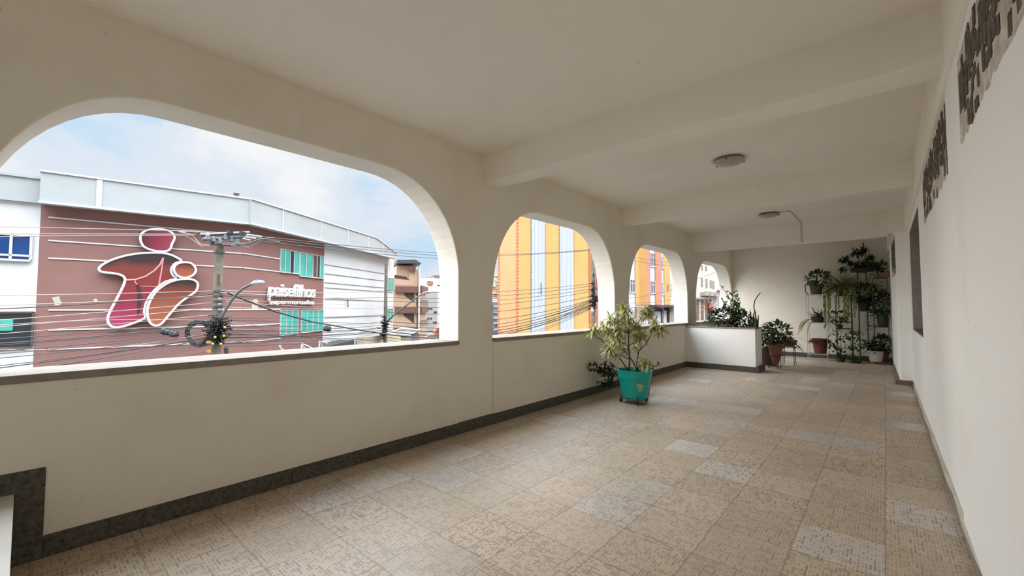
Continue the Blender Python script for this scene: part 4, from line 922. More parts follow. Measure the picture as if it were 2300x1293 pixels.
# thick service cable falling away to the right
cu_pts = [(510, 657, 11.3), (560, 677, 11.8), (620, 700, 12.5), (700, 722, 13.5), (790, 738, 14.5), (880, 752, 15.5), (1000, 762, 16.5), (1060, 766, 17.2)]
bm = B(); tube(bm, [at(*p) for p in cu_pts], .026, 6); tag(finish('service_cable', bm, M_BLK, loc=at(510, 657, 11.3)), 'thick black cable slanting down right from the near pole across the green windows', 'cable')
MID = [(868, 652, 26.4, 1332, 636, 25.4, .3, .016), (868, 668, 26.4, 1332, 641, 25.4, .3, .016), (868, 676, 26.4, 1332, 648, 25.4, .35, .016), (868, 688, 26.4, 1332, 653, 25.4, .4, .016), (868, 700, 26.4, 1332, 664, 25.4, .5, .02), (868, 722, 26.2, 1332, 672, 25.4, .6, .022), (868, 728, 26.2, 1332, 673, 25.4, .8, .022), (868, 734, 26.2, 1332, 675, 25.4, .9, .022), (868, 738, 26.2, 1332, 678, 25.4, .8, .02), (868, 744, 26.2, 1332, 682, 25.4, .85, .028), (868, 750, 26.2, 1332, 684, 25.4, .9, .028), (868, 757, 26.2, 1332, 686, 25.4, .95, .022), (868, 740, 26.2, 1332, 690, 25.4, 1.0, .016), (868, 762, 26.2, 1332, 688, 25.4, 1.15, .016), (868, 768, 26.2, 1332, 690, 25.4, 1.2, .014), (868, 748, 26.2, 1332, 676, 25.4, 1.25, .014)]
for x0, y0, d0, x1, y1, d1, sg_, rd in MID:
    cable(at(x0, y0, d0), at(x1, y1, d1), sg_, rd, LD, 'dark overhead cable sagging from the middle pole to the pole by the yellow building', gy)
for y0, y1 in ((573, 561), (570, 559.5)):
    cable(at(1060, y0, 30), at(1334, y1, 25.5), .12, .018, LD, 'high overhead cable crossing the upper yellow wall in the second arch', 'high cables in the second arch')
for (x0, y0, x1, y1, sg_) in ((1334, 560, 1530, 592, .1), (1334, 566, 1530, 600, .1), (1334, 672, 1530, 668, .3), (1334, 676, 1530, 645, .2), (1334, 684, 1530, 684, .2), (1334, 690, 1530, 676, .5)):
    cable(at(x0, y0, 25.5), at(x1, y1, 31), sg_, .014, LD, 'thin overhead cable before the striped building in the third arch', 'thin cables in the third arch')
cable(at(1528, 628, 50), at(1606, 611, 57.8), .3, .03, LD, 'single thin cable crossing the fourth arch', 'thin cable in the fourth arch')
# jumper loops at the crossarms
for i, q in enumerate(([(400, 520), (430, 526), (450, 548), (470, 551), (495, 545)], [(410, 526), (436, 540), (452, 553), (480, 550)], [(430, 519), (450, 521), (470, 538), (500, 541)], [(500, 549), (530, 551), (560, 546), (585, 536), (615, 534)], [(520, 552), (560, 556), (580, 545), (600, 534)], [(505, 546), (550, 547), (575, 540), (608, 533)])):
    bm = B(); tube(bm, [at(x_, y_, 11.35) for x_, y_ in [tuple(v) for v in q]], .012, 5)
    finish('jumper_cable', bm, LP if i < 3 else M_STEEL, P1)
for x0, y0, x1, y1 in ((555, 526, 588, 531), (553, 532, 575, 535), (545, 535, 562, 539), (404, 519.5, 418, 520.5), (425, 519, 445, 521)):
    bm = B(); tube(bm, [at(x0, y0, 11.6), at(x1, y1, 11.7)], .018, 6); finish('line_insulator', bm, M_LED, P1)

# ================================================================== PLANTS AND THEIR POTS
G_DARK = mat('dark_green_leaf', (.022, .045, .014), .45, var=.45, vscale=9)
G_MID = mat('mid_green_leaf', (.055, .115, .022), .45, var=.4, vscale=9)
G_FRESH = mat('fresh_green_leaf', (.13, .20, .035), .5, var=.35, vscale=9)
G_FERN = mat('yellow_green_fern', (.27, .33, .07), .6, var=.4, vscale=14)
G_YEL = mat('yellow_green_leaf', (.26, .26, .06), .5, var=.4, vscale=12)
G_CREAM = mat('cream_yellow_leaf_edge', (.74, .72, .33), .5, var=.25, vscale=30)
G_CENTRE = mat('olive_leaf_centre', (.16, .20, .045), .5, var=.4, vscale=30)
G_RED = mat('red_cordyline_leaf', (.42, .07, .045), .5, col2=(.25, .12, .03), vscale=20)
M_STEM = mat('brown_woody_stem', (.11, .085, .06), .8, var=.4, vscale=40)
M_GSTEM = mat('green_stem', (.06, .09, .03), .6)
M_SOIL = mat('dark_potting_soil', (.03, .022, .016), .95, var=.5, vscale=30, bump=.6)
M_TEALPOT = mat('turquoise_plastic', (.002, .40, .335), .32, var=.08, vscale=3)
M_TERRA = mat('old_terracotta', (.27, .13, .085), .85, col2=(.18, .085, .055), vscale=14, bump=.3)
M_BPOT = mat('black_plastic_pot', (.018, .016, .014), .5)
M_RPOT = mat('red_brown_plastic_pot', (.16, .032, .02), .45, var=.2)
M_WPOT = mat('white_plastic_pot', (.55, .54, .48), .5, var=.2)
M_RUST = mat('rusty_brown_iron', (.09, .045, .03), .7, var=.4, vscale=30)
M_WMET = mat('white_painted_metal', (.48, .47, .44), .5)
M_BMET = mat('black_painted_metal', (.03, .025, .02), .5)

def leaf(bm, base, d, nrm, L, W_, bend=.3, seg=4, cols=2, fold=.25, mi=None, shape='lance'):
    base = Vector(base); d = Vector(d).normalized(); nrm = Vector(nrm); s = d.cross(nrm)
    if s.length < 1e-3: s = d.cross(Vector((.3, .5, .8)))
    s.normalize(); nrm = s.cross(d).normalized(); rows = []
    p = base.copy(); cur = d.copy()
    for k in range(seg + 1):
        t = k / seg
        if shape == 'lance': w_ = math.sin(PI * min(1, (t * .92 + .08))) ** .7 if t < 1 else 0
        elif shape == 'oval': w_ = math.sin(PI * (t ** .75)) ** .65 if 0 < t < 1 else .05
        else: w_ = (1 - t) ** .5 if t > .15 else .75 + t
        w_ = max(w_, .02) * W_ / 2
        row = []
        for c in range(cols + 1):
            f = c / cols * 2 - 1; row.append(bm.verts.new(p + s * f * w_ + nrm * (abs(f) * w_ * fold)))
        rows.append(row)
        cur = (cur - Vector((0, 0, bend / seg))).normalized(); p = p + cur * (L / seg)
        nrm = s.cross(cur).normalized()
    for a, b_ in zip(rows, rows[1:]):
        for c in range(cols):
            f = bm.faces.new((a[c], a[c + 1], b_[c + 1], b_[c]))
            if mi: f.material_index = mi[c]
def rvec(rnd, zmin=-1):
    while True:
        v = Vector((rnd.uniform(-1, 1), rnd.uniform(-1, 1), rnd.uniform(zmin, 1)))
        if .05 < v.length < 1: return v.normalized()
def plant(name, label, cat, loc, group=None): return thing(name, label, cat, loc, group)
def pot(t, c, r_top, r_bot, h, m, rim=.02, band=.0, soil=True, n=28, name='pot', sq=None):
    c = Vector(c); bm = B()
    prof = [(0, 0), (r_bot, 0), (r_bot + (r_top - r_bot) * .5, h * .5)]
    hb = h - band if band else h - rim * 1.5
    prof += [(r_bot + (r_top - r_bot) * (hb / h) - .006, hb), (r_top, hb + .004), (r_top + .004, h - .004), (r_top, h), (r_top - .012, h), (r_top - .022, h * .86), (0, h * .86)]
    lathe(bm, c, prof, n, sq=sq); p = finish(name, bm, m, t, True); 
    e_ = p.modifiers.new('edge', 'EDGE_SPLIT'); e_.split_angle = math.radians(40)
    if soil:
        bm = B(); lathe(bm, c, [(0, h * .885), (r_top * .5, h * .89), (r_top - .024, h * .875), (r_top - .024, h * .865), (0, h * .865)], 20, sq=sq); finish('soil', bm, M_SOIL, t, True)
    return p
def bush(t, c, rad, n, L, W_, m, seed, stems=6, base=None, shape='oval', bend=.8, up_b=.35, name='foliage', clip=None):
    rnd = random.Random(seed); c = Vector(c); bm = B(); tips = []
    for k in range(n):
        v = rvec(rnd, -.75); rr = rnd.uniform(.45, 1.0) ** .6; p = c + Vector((v.x * rad[0], v.y * rad[1], v.z * rad[2])) * rr
        if clip and not clip(p): continue
        d = (v + rvec(rnd) * .6 + Vector((0, 0, up_b))).normalized(); l = L * rnd.uniform(.6, 1.2)
        leaf(bm, p, d, Vector((0, 0, 1)) + rvec(rnd) * .4, l, W_ * rnd.uniform(.7, 1.15), bend * rnd.uniform(.5, 1.3), 3, 2, .2, shape=shape)
        if k % max(1, n // max(stems, 1)) == 0: tips.append(p)
    finish(name, bm, m, t, True)
    if stems and base is not None:
        bm = B(); b0 = Vector(base)
        for p in tips[:stems + 2]:
            mid = b0.lerp(p, .5) + Vector((rnd.uniform(-.03, .03), rnd.uniform(-.03, .03), .03)); tube(bm, [b0 + Vector((rnd.uniform(-.02, .02), rnd.uniform(-.02, .02), 0)), mid, p], [.007, .005, .003], 5)
        finish('stems', bm, M_GSTEM, t, True)
def frond(bm, base, d, L, droop, lw, n=16, stemr=.003, hang=0):
    base = Vector(base); d = Vector(d).normalized(); p = base.copy(); cur = d.copy(); pts = [p.copy()]
    for k in range(n):
        cur = (cur - Vector((0, 0, droop / n * (1 + hang * (k / n) * 6)))).normalized(); p = p + cur * L / n; pts.append(p.copy())
    tube(bm, pts, [stemr * (1 - .7 * k / n) for k in range(n + 1)], 4)
    for k in range(1, n + 1):
        q = pts[k]; cu = (pts[k] - pts[k - 1]).normalized(); s = cu.cross(Vector((0, 0, 1)))
        if s.length < .25: s = Vector((math.cos(k), math.sin(k), 0)) if s.length < .05 else s
        s.normalize(); l = lw * math.sin(PI * (k / (n + 1)) ** .7) + lw * .15
        for sg in (-1, 1): leaf(bm, q, (s * sg + cu * .45), Vector((0, 0, 1)), l, l * .3 + .004, .35, 2, 1, 0, shape='lance')

# ---- variegated dracaena in the turquoise pot
PC = Vector((-2.82, 5.98, 0))
caddy = thing('plant_caddy', 'low rusty metal caddy on castors carrying the turquoise pot', 'plant caddy', PC)
bm = B(); ring = [PC + Vector((math.cos(a * PI / 12) * .185, math.sin(a * PI / 12) * .185, .068)) for a in range(26)]; tube(bm, ring, .008, 6); finish('ring', bm, M_STEEL, caddy, True)
for k, a in enumerate((math.radians(-90 - 57), math.radians(-90 + 38), math.radians(60), math.radians(150))):
    d_ = Vector((math.cos(a), math.sin(a), 0)); q = PC + d_ * .20
    bm = B(); tube(bm, [q + Vector((0, 0, .115)), q + Vector((0, 0, .05))], .008, 6); tube(bm, [q + Vector((0, 0, .068)), PC + d_ * .05 + Vector((0, 0, .064))], .006, 6); lg = finish('leg', bm, M_RUST, caddy)
    bm = B(); sd = d_.cross(Vector((0, 0, 1))); tube(bm, [q + Vector((0, 0, .027)) - sd * .011, q + Vector((0, 0, .027)) + sd * .011], .026, 16); finish('castor_wheel', bm, M_BPOT, lg)
dr = plant('potted_plant', 'variegated yellow and green branching plant in a turquoise plastic pot on the tiled floor', 'potted plant', PC + Vector((0, 0, .076)))
bm = B(); lathe(bm, PC + Vector((0, 0, .076)), [(0, 0), (.17, 0), (.182, .012), (.226, .285), (.236, .29), (.252, .392), (.258, .396), (.256, .404), (.242, .404), (.232, .33), (0, .33)], 48)
p_ = finish('pot', bm, M_TEALPOT, dr, True); e_ = p_.modifiers.new('edge', 'EDGE_SPLIT'); e_.split_angle = math.radians(35)
bm = B(); lathe(bm, PC + Vector((0, 0, .076)), [(0, .362), (.12, .368), (.232, .352), (.232, .34), (0, .34)], 30); finish('soil', bm, M_SOIL, dr, True)
# torn label on the pot, wrapped on the cone
bm = B(); tocam = math.atan2(EYE.y - PC.y, EYE.x - PC.x)
zs_ = [(706, 990), (735, 1002), (740, 1025), (725, 1035), (722, 1062), (700, 1070), (685, 1058), (688, 1038), (672, 1022), (668, 1000), (685, 990)]
lab_pts = []
for a, b_ in zs_:
    px = 1280 + a * .2244; py = 640 + b_ * .2244; v = sight(px, py); z_ = .25
    # intersect the sight line with the cone wall
    for _ in range(8):
     rr = .182 + (z_ - .088) / .273 * .044 + .002
     o2 = Vector((EYE.x - PC.x, EYE.y - PC.y)); v2 = Vector((v.x, v.y)); A_ = v2.dot(v2); B_ = 2 * o2.dot(v2); C_ = o2.dot(o2) - rr * rr; t_ = (-B_ - math.sqrt(max(0, B_ * B_ - 4 * A_ * C_))) / (2 * A_); z_ = (EYE + v * t_).z
    lab_pts.append(EYE + v * t_)
cc = sum(lab_pts, Vector()) / len(lab_pts); dirc = Vector((cc.x - PC.x, cc.y - PC.y, 0)).normalized(); cc = cc + dirc * .003
vs = [bm.verts.new(q) for q in lab_pts]; vc = bm.verts.new(cc); vi = [bm.verts.new(q - dirc * .004) for q in lab_pts]
for i in range(len(vs)): bm.faces.new((vs[i], vs[(i + 1) % len(vs)], vc)); bm.faces.new((vs[i], vs[(i + 1) % len(vs)], vi[(i + 1) % len(vs)], vi[i]))
finish('torn_label', bm, mat('faded_paper_label', (.62, .55, .42), .8, col2=(.36, .30, .18), vscale=60), dr)
# branches given as picture paths at about the pot's distance, with true offsets in depth
rnd = random.Random(21); DD = 6.36
def zb(a, b_): return (1280 + a * .2244, 640 + b_ * .2244)
BR = [([(590, 865), (600, 740), (585, 620), (590, 460), (560, 330)], 0, .012), ([(585, 620), (540, 580), (480, 540)], -.1, .007), ([(590, 740), (540, 715), (440, 680), (400, 620)], -.18, .007), ([(580, 850), (500, 730), (420, 670), (350, 590), (300, 530), (245, 505)], .12, .009),
      ([(680, 870), (640, 780), (600, 720), (590, 600), (700, 560), (730, 520)], .1, .010), ([(672, 868), (670, 780), (690, 660), (760, 590), (810, 500), (820, 440)], -.12, .010), ([(690, 560), (720, 620)], .0, .006), ([(720, 640), (655, 560), (650, 600)], .14, .005),
      ([(590, 500), (600, 420), (650, 400)], .16, .007), ([(590, 460), (540, 380), (430, 330)], -.14, .007), ([(595, 480), (680, 380), (760, 260)], .18, .007), ([(560, 330), (530, 230)], .02, .007), ([(580, 640), (460, 620), (440, 560)], .2, .007), ([(820, 440), (860, 400), (910, 430)], -.2, .006), ([(680, 880), (740, 800), (780, 760)], -.2, .006), ([(555, 600), (550, 480), (540, 430)], .1, .006), ([(590, 400), (570, 300)], -.12, .006), ([(480, 460), (400, 430), (360, 440)], .1, .006), ([(590, 480), (500, 440), (440, 470)], .05, .006)]
bm = B()
for pts, off, r_ in BR:
    n = len(pts); q = []
    for i, (a, b_) in enumerate(pts):
        f = i / (n - 1) if i else 0; base_off = 0 if pts[0][1] > 700 else off * .5
        q.append(at(*zb(a, b_), DD + base_off + (off - base_off) * f))
    tube(bm, q, [r_ * (1 - .35 * i / (n - 1)) for i in range(n)], 7)
finish('branches', bm, M_STEM, dr, True)
RS = [(530, 220, .02, 1), (500, 255, .06, .8), (575, 235, -.03, .8), (760, 235, .18, 1), (740, 285, .15, .8), (790, 250, .22, .7), (225, 460, .12, 1), (240, 420, .1, .7), (330, 390, .05, .8), (400, 325, -.14, .9), (450, 350, -.1, .8), (560, 300, -.12, .85), (375, 440, .1, .9), (430, 470, .05, .9), (450, 520, -.1, 1), (495, 545, -.08, .9), (420, 560, .2, .9), (395, 625, -.18, 1), (430, 650, -.15, .9), (520, 600, .1, .8), (545, 650, .12, .6),
      (640, 380, .16, .9), (600, 410, .14, .8), (690, 480, .1, 1), (735, 500, .08, .9), (650, 510, .05, .7), (855, 385, -.18, 1), (830, 410, -.12, .8), (915, 425, -.2, 1), (890, 460, -.2, .7), (750, 750, -.2, .9), (780, 780, -.22, .7), (700, 800, -.05, .5), (590, 370, -.1, .7), (540, 430, .1, .7), (660, 610, .14, .6), (480, 400, .02, .7), (690, 420, .16, .7), (800, 270, .2, .6), (500, 480, .0, .8), (620, 330, .1, .6)]
bm = B()
for a, b_, off, s in RS:
    c = at(*zb(a, b_ + 10), DD + off)
    for k in range(int(46 * s)):
        az = rnd.uniform(0, 2 * PI); el = rnd.uniform(-.5, 1.2); d_ = Vector((math.cos(az) * math.cos(el), math.sin(az) * math.cos(el), math.sin(el)))
        leaf(bm, c + Vector((0, 0, rnd.uniform(-.05, .03) * s)), d_, Vector((0, 0, 1)), rnd.uniform(.10, .17) * (.75 + .3 * s), .024, rnd.uniform(.6, 1.7), 4, 3, .25, mi=(1, 0, 1), shape='lance')
me_ = None
o = finish('variegated_leaves', bm, [G_CENTRE, G_CREAM], dr)
# dark sprawling shrub behind it
sh = plant('potted_shrub', 'dark small-leaved sprawling shrub close to the parapet behind the turquoise pot', 'potted plant', (-2.98, 6.60, 0))
pot(sh, (-2.98, 6.60, 0), .13, .10, .2, M_BPOT)
rnd = random.Random(8); bl = B(); bs = B(); b0 = Vector((-2.98, 6.60, .17))
PTH = [[(330, 860), (250, 800), (170, 785)], [(350, 850), (280, 820), (225, 745)], [(400, 840), (370, 800), (330, 755)], [(300, 850), (220, 850), (135, 820)], [(380, 830), (260, 850), (175, 830)], [(430, 880), (350, 870), (280, 850)], [(420, 930), (350, 985), (250, 950)], [(400, 960), (340, 1010), (300, 1000)], [(450, 880), (420, 930), (430, 980)], [(390, 900), (340, 880), (260, 855)], [(760, 800), (820, 815), (915, 780)], [(740, 820), (800, 830), (850, 845)]]
for q in PTH:
    pts = [b0] + [at(*zb(a, b_), 6.75 + rnd.uniform(-.12, .12)) for a, b_ in q]; tube(bs, pts, [.007, .006, .004, .002], 5)
    for i in range(1, len(pts) - 1):
        for k in range(13):
            t_ = rnd.random(); p = pts[i].lerp(pts[i + 1], t_ * .8)
            leaf(bl, p, rvec(rnd) + Vector((0, 0, -.1)), rvec(rnd), rnd.uniform(.03, .055), .026, .5, 3, 2, .2, shape='oval')
for k in range(150):
    p = at(*zb(rnd.gauss(390, 42), rnd.gauss(865, 38)), 6.75 + rnd.uniform(-.2, .2)); leaf(bl, p, rvec(rnd), rvec(rnd), rnd.uniform(.035, .06), .03, .4, 3, 2, .2, shape='oval')
for k in range(50):
    p = at(*zb(rnd.gauss(770, 40), rnd.gauss(820, 14)), 6.75 + rnd.uniform(-.1, .1)); leaf(bl, p, rvec(rnd), rvec(rnd), rnd.uniform(.035, .05), .025, .4, 3, 2, .2, shape='oval')
for k in range(70):
    p = at(*zb(rnd.gauss(390, 45), rnd.gauss(985, 16)), 6.85 + rnd.uniform(-.1, .1)); leaf(bl, p, rvec(rnd), rvec(rnd), rnd.uniform(.035, .05), .025, .4, 3, 2, .2, shape='oval')
finish('branches', bs, M_STEM, sh, True); finish('foliage', bl, G_DARK, sh, True)

# ---- raised planter wall
PX1, PY0, PY1, PZ = -2.125, 10.37, 11.0, .93
bm = B()
prism(bm, [(XL + .0185, PY0, 0), (PX1, PY0, 0), (PX1, PY1, 0), (XL + .0185, PY1, 0), (XL + .0185, PY1 - .1, 0), (PX1 - .1, PY1 - .1, 0), (PX1 - .1, PY0 + .1, 0), (XL + .0185, PY0 + .1, 0)], (0, 0, PZ))
pw = thing('raised_planter', 'white plastered raised planter box projecting from the parapet', 'planter', (-2.9, 10.7, 0))
o = finish('planter_wall', bm, M_RWALL, pw)
bm = B()
for s in (((XL + .0185, PY0 - .015, PZ), (PX1 + .015, PY0 + .11, PZ + .028)), ((PX1 - .11, PY0 + .11, PZ), (PX1 + .015, PY1 + .01, PZ + .028)), ((XL + .0185, PY1 - .11, PZ), (PX1 - .11, PY1 + .01, PZ + .028))): box(bm, *s)
bevel(finish('stone_rim', bm, M_CAP, pw), .003)
bm = B(); box(bm, (XL + .0185, PY0 - .026, 0), (PX1 - .03, PY0, .12)); box(bm, (PX1, PY0 + .03, 0), (PX1 + .06, PY1, .12)); box(bm, (PX1 - .03, PY0 - .026, 0), (PX1 + .06, PY0 + .03, .12)); bevel(finish('skirting', bm, M_GRAN, pw), .003)
bm = B(); box(bm, (XL + .0185, PY0 + .1, 0), (PX1 - .1, PY1 - .1, .90)); finish('soil', bm, M_SOIL, pw)
# plants growing in it
def bed(px, py, Y=10.7): return on_y(px, py, Y)
SOILZ = .895
def bed_bush(name, label, px, py, Y, rad, n, L, W_, m, seed, shape='oval', up_b=.35, stems=5):
    c = bed(px, py, Y); t = plant(name, label, 'plant', (c.x, Y, SOILZ)); bush(t, c, rad, n, L, W_, m, seed, stems, (c.x, Y, SOILZ), shape, .8, up_b, clip=lambda p: p.z > PZ + .03 or (PY0 + .12 < p.y < PY1 - .12 and p.x < PX1 - .12)); return t
bed_bush('leafy_shrub', 'dense dark glossy shrub filling the left half of the raised planter', 1628, 712, 10.72, (.34, .22, .20), 420, .085, .055, G_DARK, 31)
bed_bush('leafy_shrub', 'very dark low shrub at the middle right of the raised planter', 1664, 716, 10.70, (.24, .2, .17), 300, .08, .05, G_DARK, 32)
bed_bush('leafy_shrub', 'bright green upright shrub rising from the centre of the raised planter', 1652, 700, 10.75, (.18, .16, .22), 220, .08, .035, G_FRESH, 33, 'lance', .7)
bed_bush('creeping_plant', 'small creeping plant spilling at the left front of the raised planter', 1603, 726, 10.62, (.26, .1, .05), 90, .06, .04, G_MID, 34, up_b=.6)
t = plant('climbing_vine', 'thin twining vine with sparse leaves rising above the raised planter toward the arch', 'plant', (*bed(1645, 732, 10.75).xy, SOILZ))
bs = B(); bl = B(); rnd = random.Random(3)
for q in ([(1645, 725), (1643, 690), (1640, 672), (1630, 655), (1617, 640)], [(1643, 700), (1650, 675), (1658, 664), (1653, 661)], [(1640, 705), (1632, 690), (1627, 682), (1622, 672)], [(1640, 690), (1630, 680), (1626, 682), (1624, 695)], [(1650, 700), (1660, 690), (1663, 678), (1657, 668)], [(1640, 672), (1634, 664), (1643, 658)]):
    tube(bs, [bed(a, b_, 10.75 + .03 * i) for i, (a, b_) in enumerate(q)], .006, 5)
    for k in range(7):
        i = rnd.randrange(len(q) - 1); p = bed(*q[i], 10.75 + .03 * i).lerp(bed(*q[i + 1], 10.78 + .03 * i), rnd.random()); leaf(bl, p, rvec(rnd), rvec(rnd), .075, .04, .4, 3, 2, .2, shape='oval')
for k in range(34):
    p = bed(1652 + rnd.gauss(0, 3.5), 675 + rnd.gauss(0, 12), 10.75); leaf(bl, p, rvec(rnd), rvec(rnd), .07, .04, .4, 3, 2, .2, shape='oval')
finish('stems', bs, M_GSTEM, t, True); finish('foliage', bl, G_MID, t, True)
def spikes(t, c, lst, m, W_=.05, seed=1):
    bm = B()
    for dx, dy, h, lean in lst: leaf(bm, Vector(c) + Vector((dx, dy, 0)), Vector((lean, .05, 1)), Vector((0, 1, 0)), h, W_, -.05, 6, 2, .35, shape='sword')
    finish('leaves', bm, m, t, True)
c = bed(1688, 731, 10.7); t = plant('snake_plant', 'pair of upright dark sword leaves in the raised planter, left of the bare stem', 'plant', (c.x, 10.7, SOILZ)); spikes(t, (c.x, 10.7, SOILZ), [(0, 0, .50, -.06), (.02, .03, .42, .04), (.05, 0, .46, .09), (-.04, .02, .34, -.12)], G_MID)
c = bed(1703, 731, 10.7); t = plant('snake_plant', 'upright dark sword leaves at the right corner of the raised planter', 'plant', (c.x - .06, 10.72, SOILZ)); spikes(t, (c.x - .06, 10.72, SOILZ), [(0, 0, .44, .02), (.03, .0, .36, .1), (-.02, .02, .30, -.1), (.0, -.03, .26, .15)], G_DARK)
c = bed(1697, 728, 10.66); t = plant('bare_stem', 'single bare curved grey stem sticking up from the raised planter', 'plant', (c.x, 10.66, SOILZ))
bm = B(); tube(bm, [Vector((c.x, 10.66, SOILZ))] + [bed(a, b_, 10.66) for a, b_ in ((1698, 715), (1695, 700), (1693, 688), (1695, 676), (1700, 667), (1708, 657))], [.016, .015, .013, .012, .011, .010, .008], 8); finish('stem', bm, M_STEM, t, True)
# red cordyline on the sill of the last arch
c = on_x(1592, 719, -3.77); cz = SILL + .027
t = plant('red_cordyline', 'red spiky cordyline in a slim dark pot on the sill of the farthest arch', 'potted plant', (-3.77, c.y, cz)); pc = Vector((-3.77, c.y, cz))
pot(t, pc, .045, .035, .16, M_BPOT)
rnd = random.Random(6); bm = B()
for k in range(58):
    az = rnd.uniform(0, 2 * PI); el = rnd.uniform(-.1, 1.25); d_ = Vector((math.cos(az) * math.cos(el), math.sin(az) * math.cos(el), math.sin(el))); leaf(bm, pc + Vector((0, 0, .2 + rnd.uniform(0, .12))), d_, Vector((0, 0, 1)), rnd.uniform(.28, .46), .026, .3, 4, 2, .3, shape='lance')
finish('red_leaves', bm, G_RED, t, True)
bm = B(); tube(bm, [pc + Vector((0, 0, .12)), pc + Vector((0, 0, .32))], [.02, .03], 8); finish('stem', bm, M_STEM, t, True)

# ---- terracotta pot on an iron ring stand, and its neighbours
TC = Vector((-1.93, 11.42, 0))
st = thing('pot_stand', 'rusty iron ring stand holding the terracotta cone pot beside the raised planter', 'pot stand', TC)
bm = B(); tube(bm, [TC + Vector((math.cos(a * PI / 12) * .135, math.sin(a * PI / 12) * .135, .30)) for a in range(26)], .008, 6); finish('ring', bm, M_RUST, st, True)
for k in range(3):
    a = math.radians(-62 + 120 * k); d_ = Vector((math.cos(a), math.sin(a), 0)); bm = B(); tube(bm, [TC + d_ * .145 + Vector((0, 0, .335)), TC + d_ * .145], .0085, 6)
    tube(bm, [TC + d_ * .145 + Vector((0, 0, .012)), TC + Vector((0, 0, .05))], .006, 5); finish('leg', bm, M_RUST, st)
t = plant('potted_plant', 'bushy green plant in a tapering terracotta pot just right of the raised planter', 'potted plant', TC + Vector((0, 0, .09)))
pot(t, TC + Vector((0, 0, .09)), .172, .055, .49, M_TERRA, rim=.03, band=.05)
bush(t, TC + Vector((.03, 0, .80)), (.33, .28, .27), 460, .11, .05, G_MID, 41, 7, TC + Vector((0, 0, .52)), 'oval', 1.0, .2)
bm = B(); rnd = random.Random(14)
for k in range(16): frond(bm, TC + Vector((.02, 0, .65)), Vector((rnd.uniform(-.6, 1), rnd.uniform(-.6, .6), 1.1)), rnd.uniform(.35, .55), 1.9, .05, 10)
finish('fronds', bm, G_MID, t)
c = Vector((-2.17, 12.0, 0)); t = plant('potted_plant', 'leafy plant in a dark brown pot on the floor, half hidden behind the raised planter', 'potted plant', c); pot(t, c, .2, .17, .40, mat('dark_brown_pot', (.07, .03, .022), .7)); bush(t, c + Vector((0, 0, .62)), (.26, .22, .26), 220, .1, .05, G_DARK, 43, 5, c + Vector((0, 0, .36)))
c = Vector((-1.80, 12.35, 0)); st = thing('pot_stand', 'thin dark wire stand under the shallow bowl behind the terracotta pot', 'pot stand', c)
for k in range(4):
    a = math.radians(45 + 90 * k); d_ = Vector((math.cos(a), math.sin(a), 0)); bm = B(); tube(bm, [c + d_ * .15 + Vector((0, 0, .43)), c + d_ * .17], .007, 5); finish('leg', bm, M_RUST, st)
bm = B(); tube(bm, [c + Vector((math.cos(a * PI / 10) * .155, math.sin(a * PI / 10) * .155, .43)) for a in range(22)], .007, 5); finish('ring', bm, M_RUST, st)
t = plant('potted_plant', 'strappy plant in a shallow brown bowl on a wire stand, right behind the terracotta pot', 'potted plant', c + Vector((0, 0, .43)))
bm = B(); lathe(bm, c + Vector((0, 0, .437)), [(0, 0), (.07, 0), (.15, .07), (.182, .17), (.172, .17), (.14, .12), (0, .12)], 28); finish('bowl', bm, mat('brown_bowl', (.15, .08, .045), .8), t, True)
bm = B(); rnd = random.Random(5)
for k in range(26): leaf(bm, c + Vector((0, 0, .50)), Vector((rnd.uniform(-.7, 1), rnd.uniform(-.8, .8), rnd.uniform(.4, 1.4))), Vector((0, 0, 1)), rnd.uniform(.25, .5), .03, 2.0, 6, 2, .3, shape='lance')
finish('strap_leaves', bm, G_MID, t, True)

# ---- the plant stands at the far wall
def X_(px): return -1.123 + (px - 1862) * .00945
def Z_(py): return 1.74 - (py - 661) * .0121
def stand(name, label, x0, x1, y0, y1, zs, h, m, rod=.010, ring=False, extra=None):
    t = thing(name, label, 'plant stand', ((x0 + x1) / 2, (y0 + y1) / 2, 0), 'plant stands at the far wall')
    for x in (x0, x1):
        for y in (y0, y1):
            bm = B(); tube(bm, [(x, y, 0), (x, y, h)], rod, 6); finish('post', bm, m, t)
    for z in zs:
        bm = B(); lp = [(x0, y0, z), (x1, y0, z), (x1, y1, z), (x0, y1, z), (x0, y0, z)]
        for a, b_ in zip(lp, lp[1:]): tube(bm, [a, b_], rod * .95, 6)
        for k in range(1, 6): xx = x0 + (x1 - x0) * k / 6; tube(bm, [(xx, y0, z), (xx, y1, z)], rod * .5, 4)
        box(bm, (x0, y0 - rod, z - rod * 1.4), (x1, y0 + rod * .3, z + rod * 1.2)) if ring else None
        finish('shelf', bm, m, t)
    return t
Ya, Yb = 13.95, 14.32
stand('plant_stand', 'white metal plant stand with three shelves, leftmost at the far wall', X_(1812), X_(1858), 13.85, 14.25, [Z_(661), Z_(723), Z_(791)], Z_(660), M_WMET, .007, True)
stand('plant_stand', 'dark rod plant stand under the big fern, second from the left at the far wall', X_(1877), X_(1911), Ya, Yb, [Z_(664), Z_(721), Z_(735)], Z_(663), M_BMET, .009)
stand('plant_stand', 'tall dark plant stand carrying the highest dark plant at the far wall', X_(1926), X_(1944), 14.1, 14.42, [Z_(614), Z_(697)], Z_(612), M_BMET, .009)
stand('plant_stand', 'brown plant stand in the far right corner, with pots at three heights', X_(1957), .05, Ya, 14.32, [Z_(628), Z_(729), Z_(801)], Z_(626), M_RUST, .009)
gp = 'potted plants on the stands at the far wall'
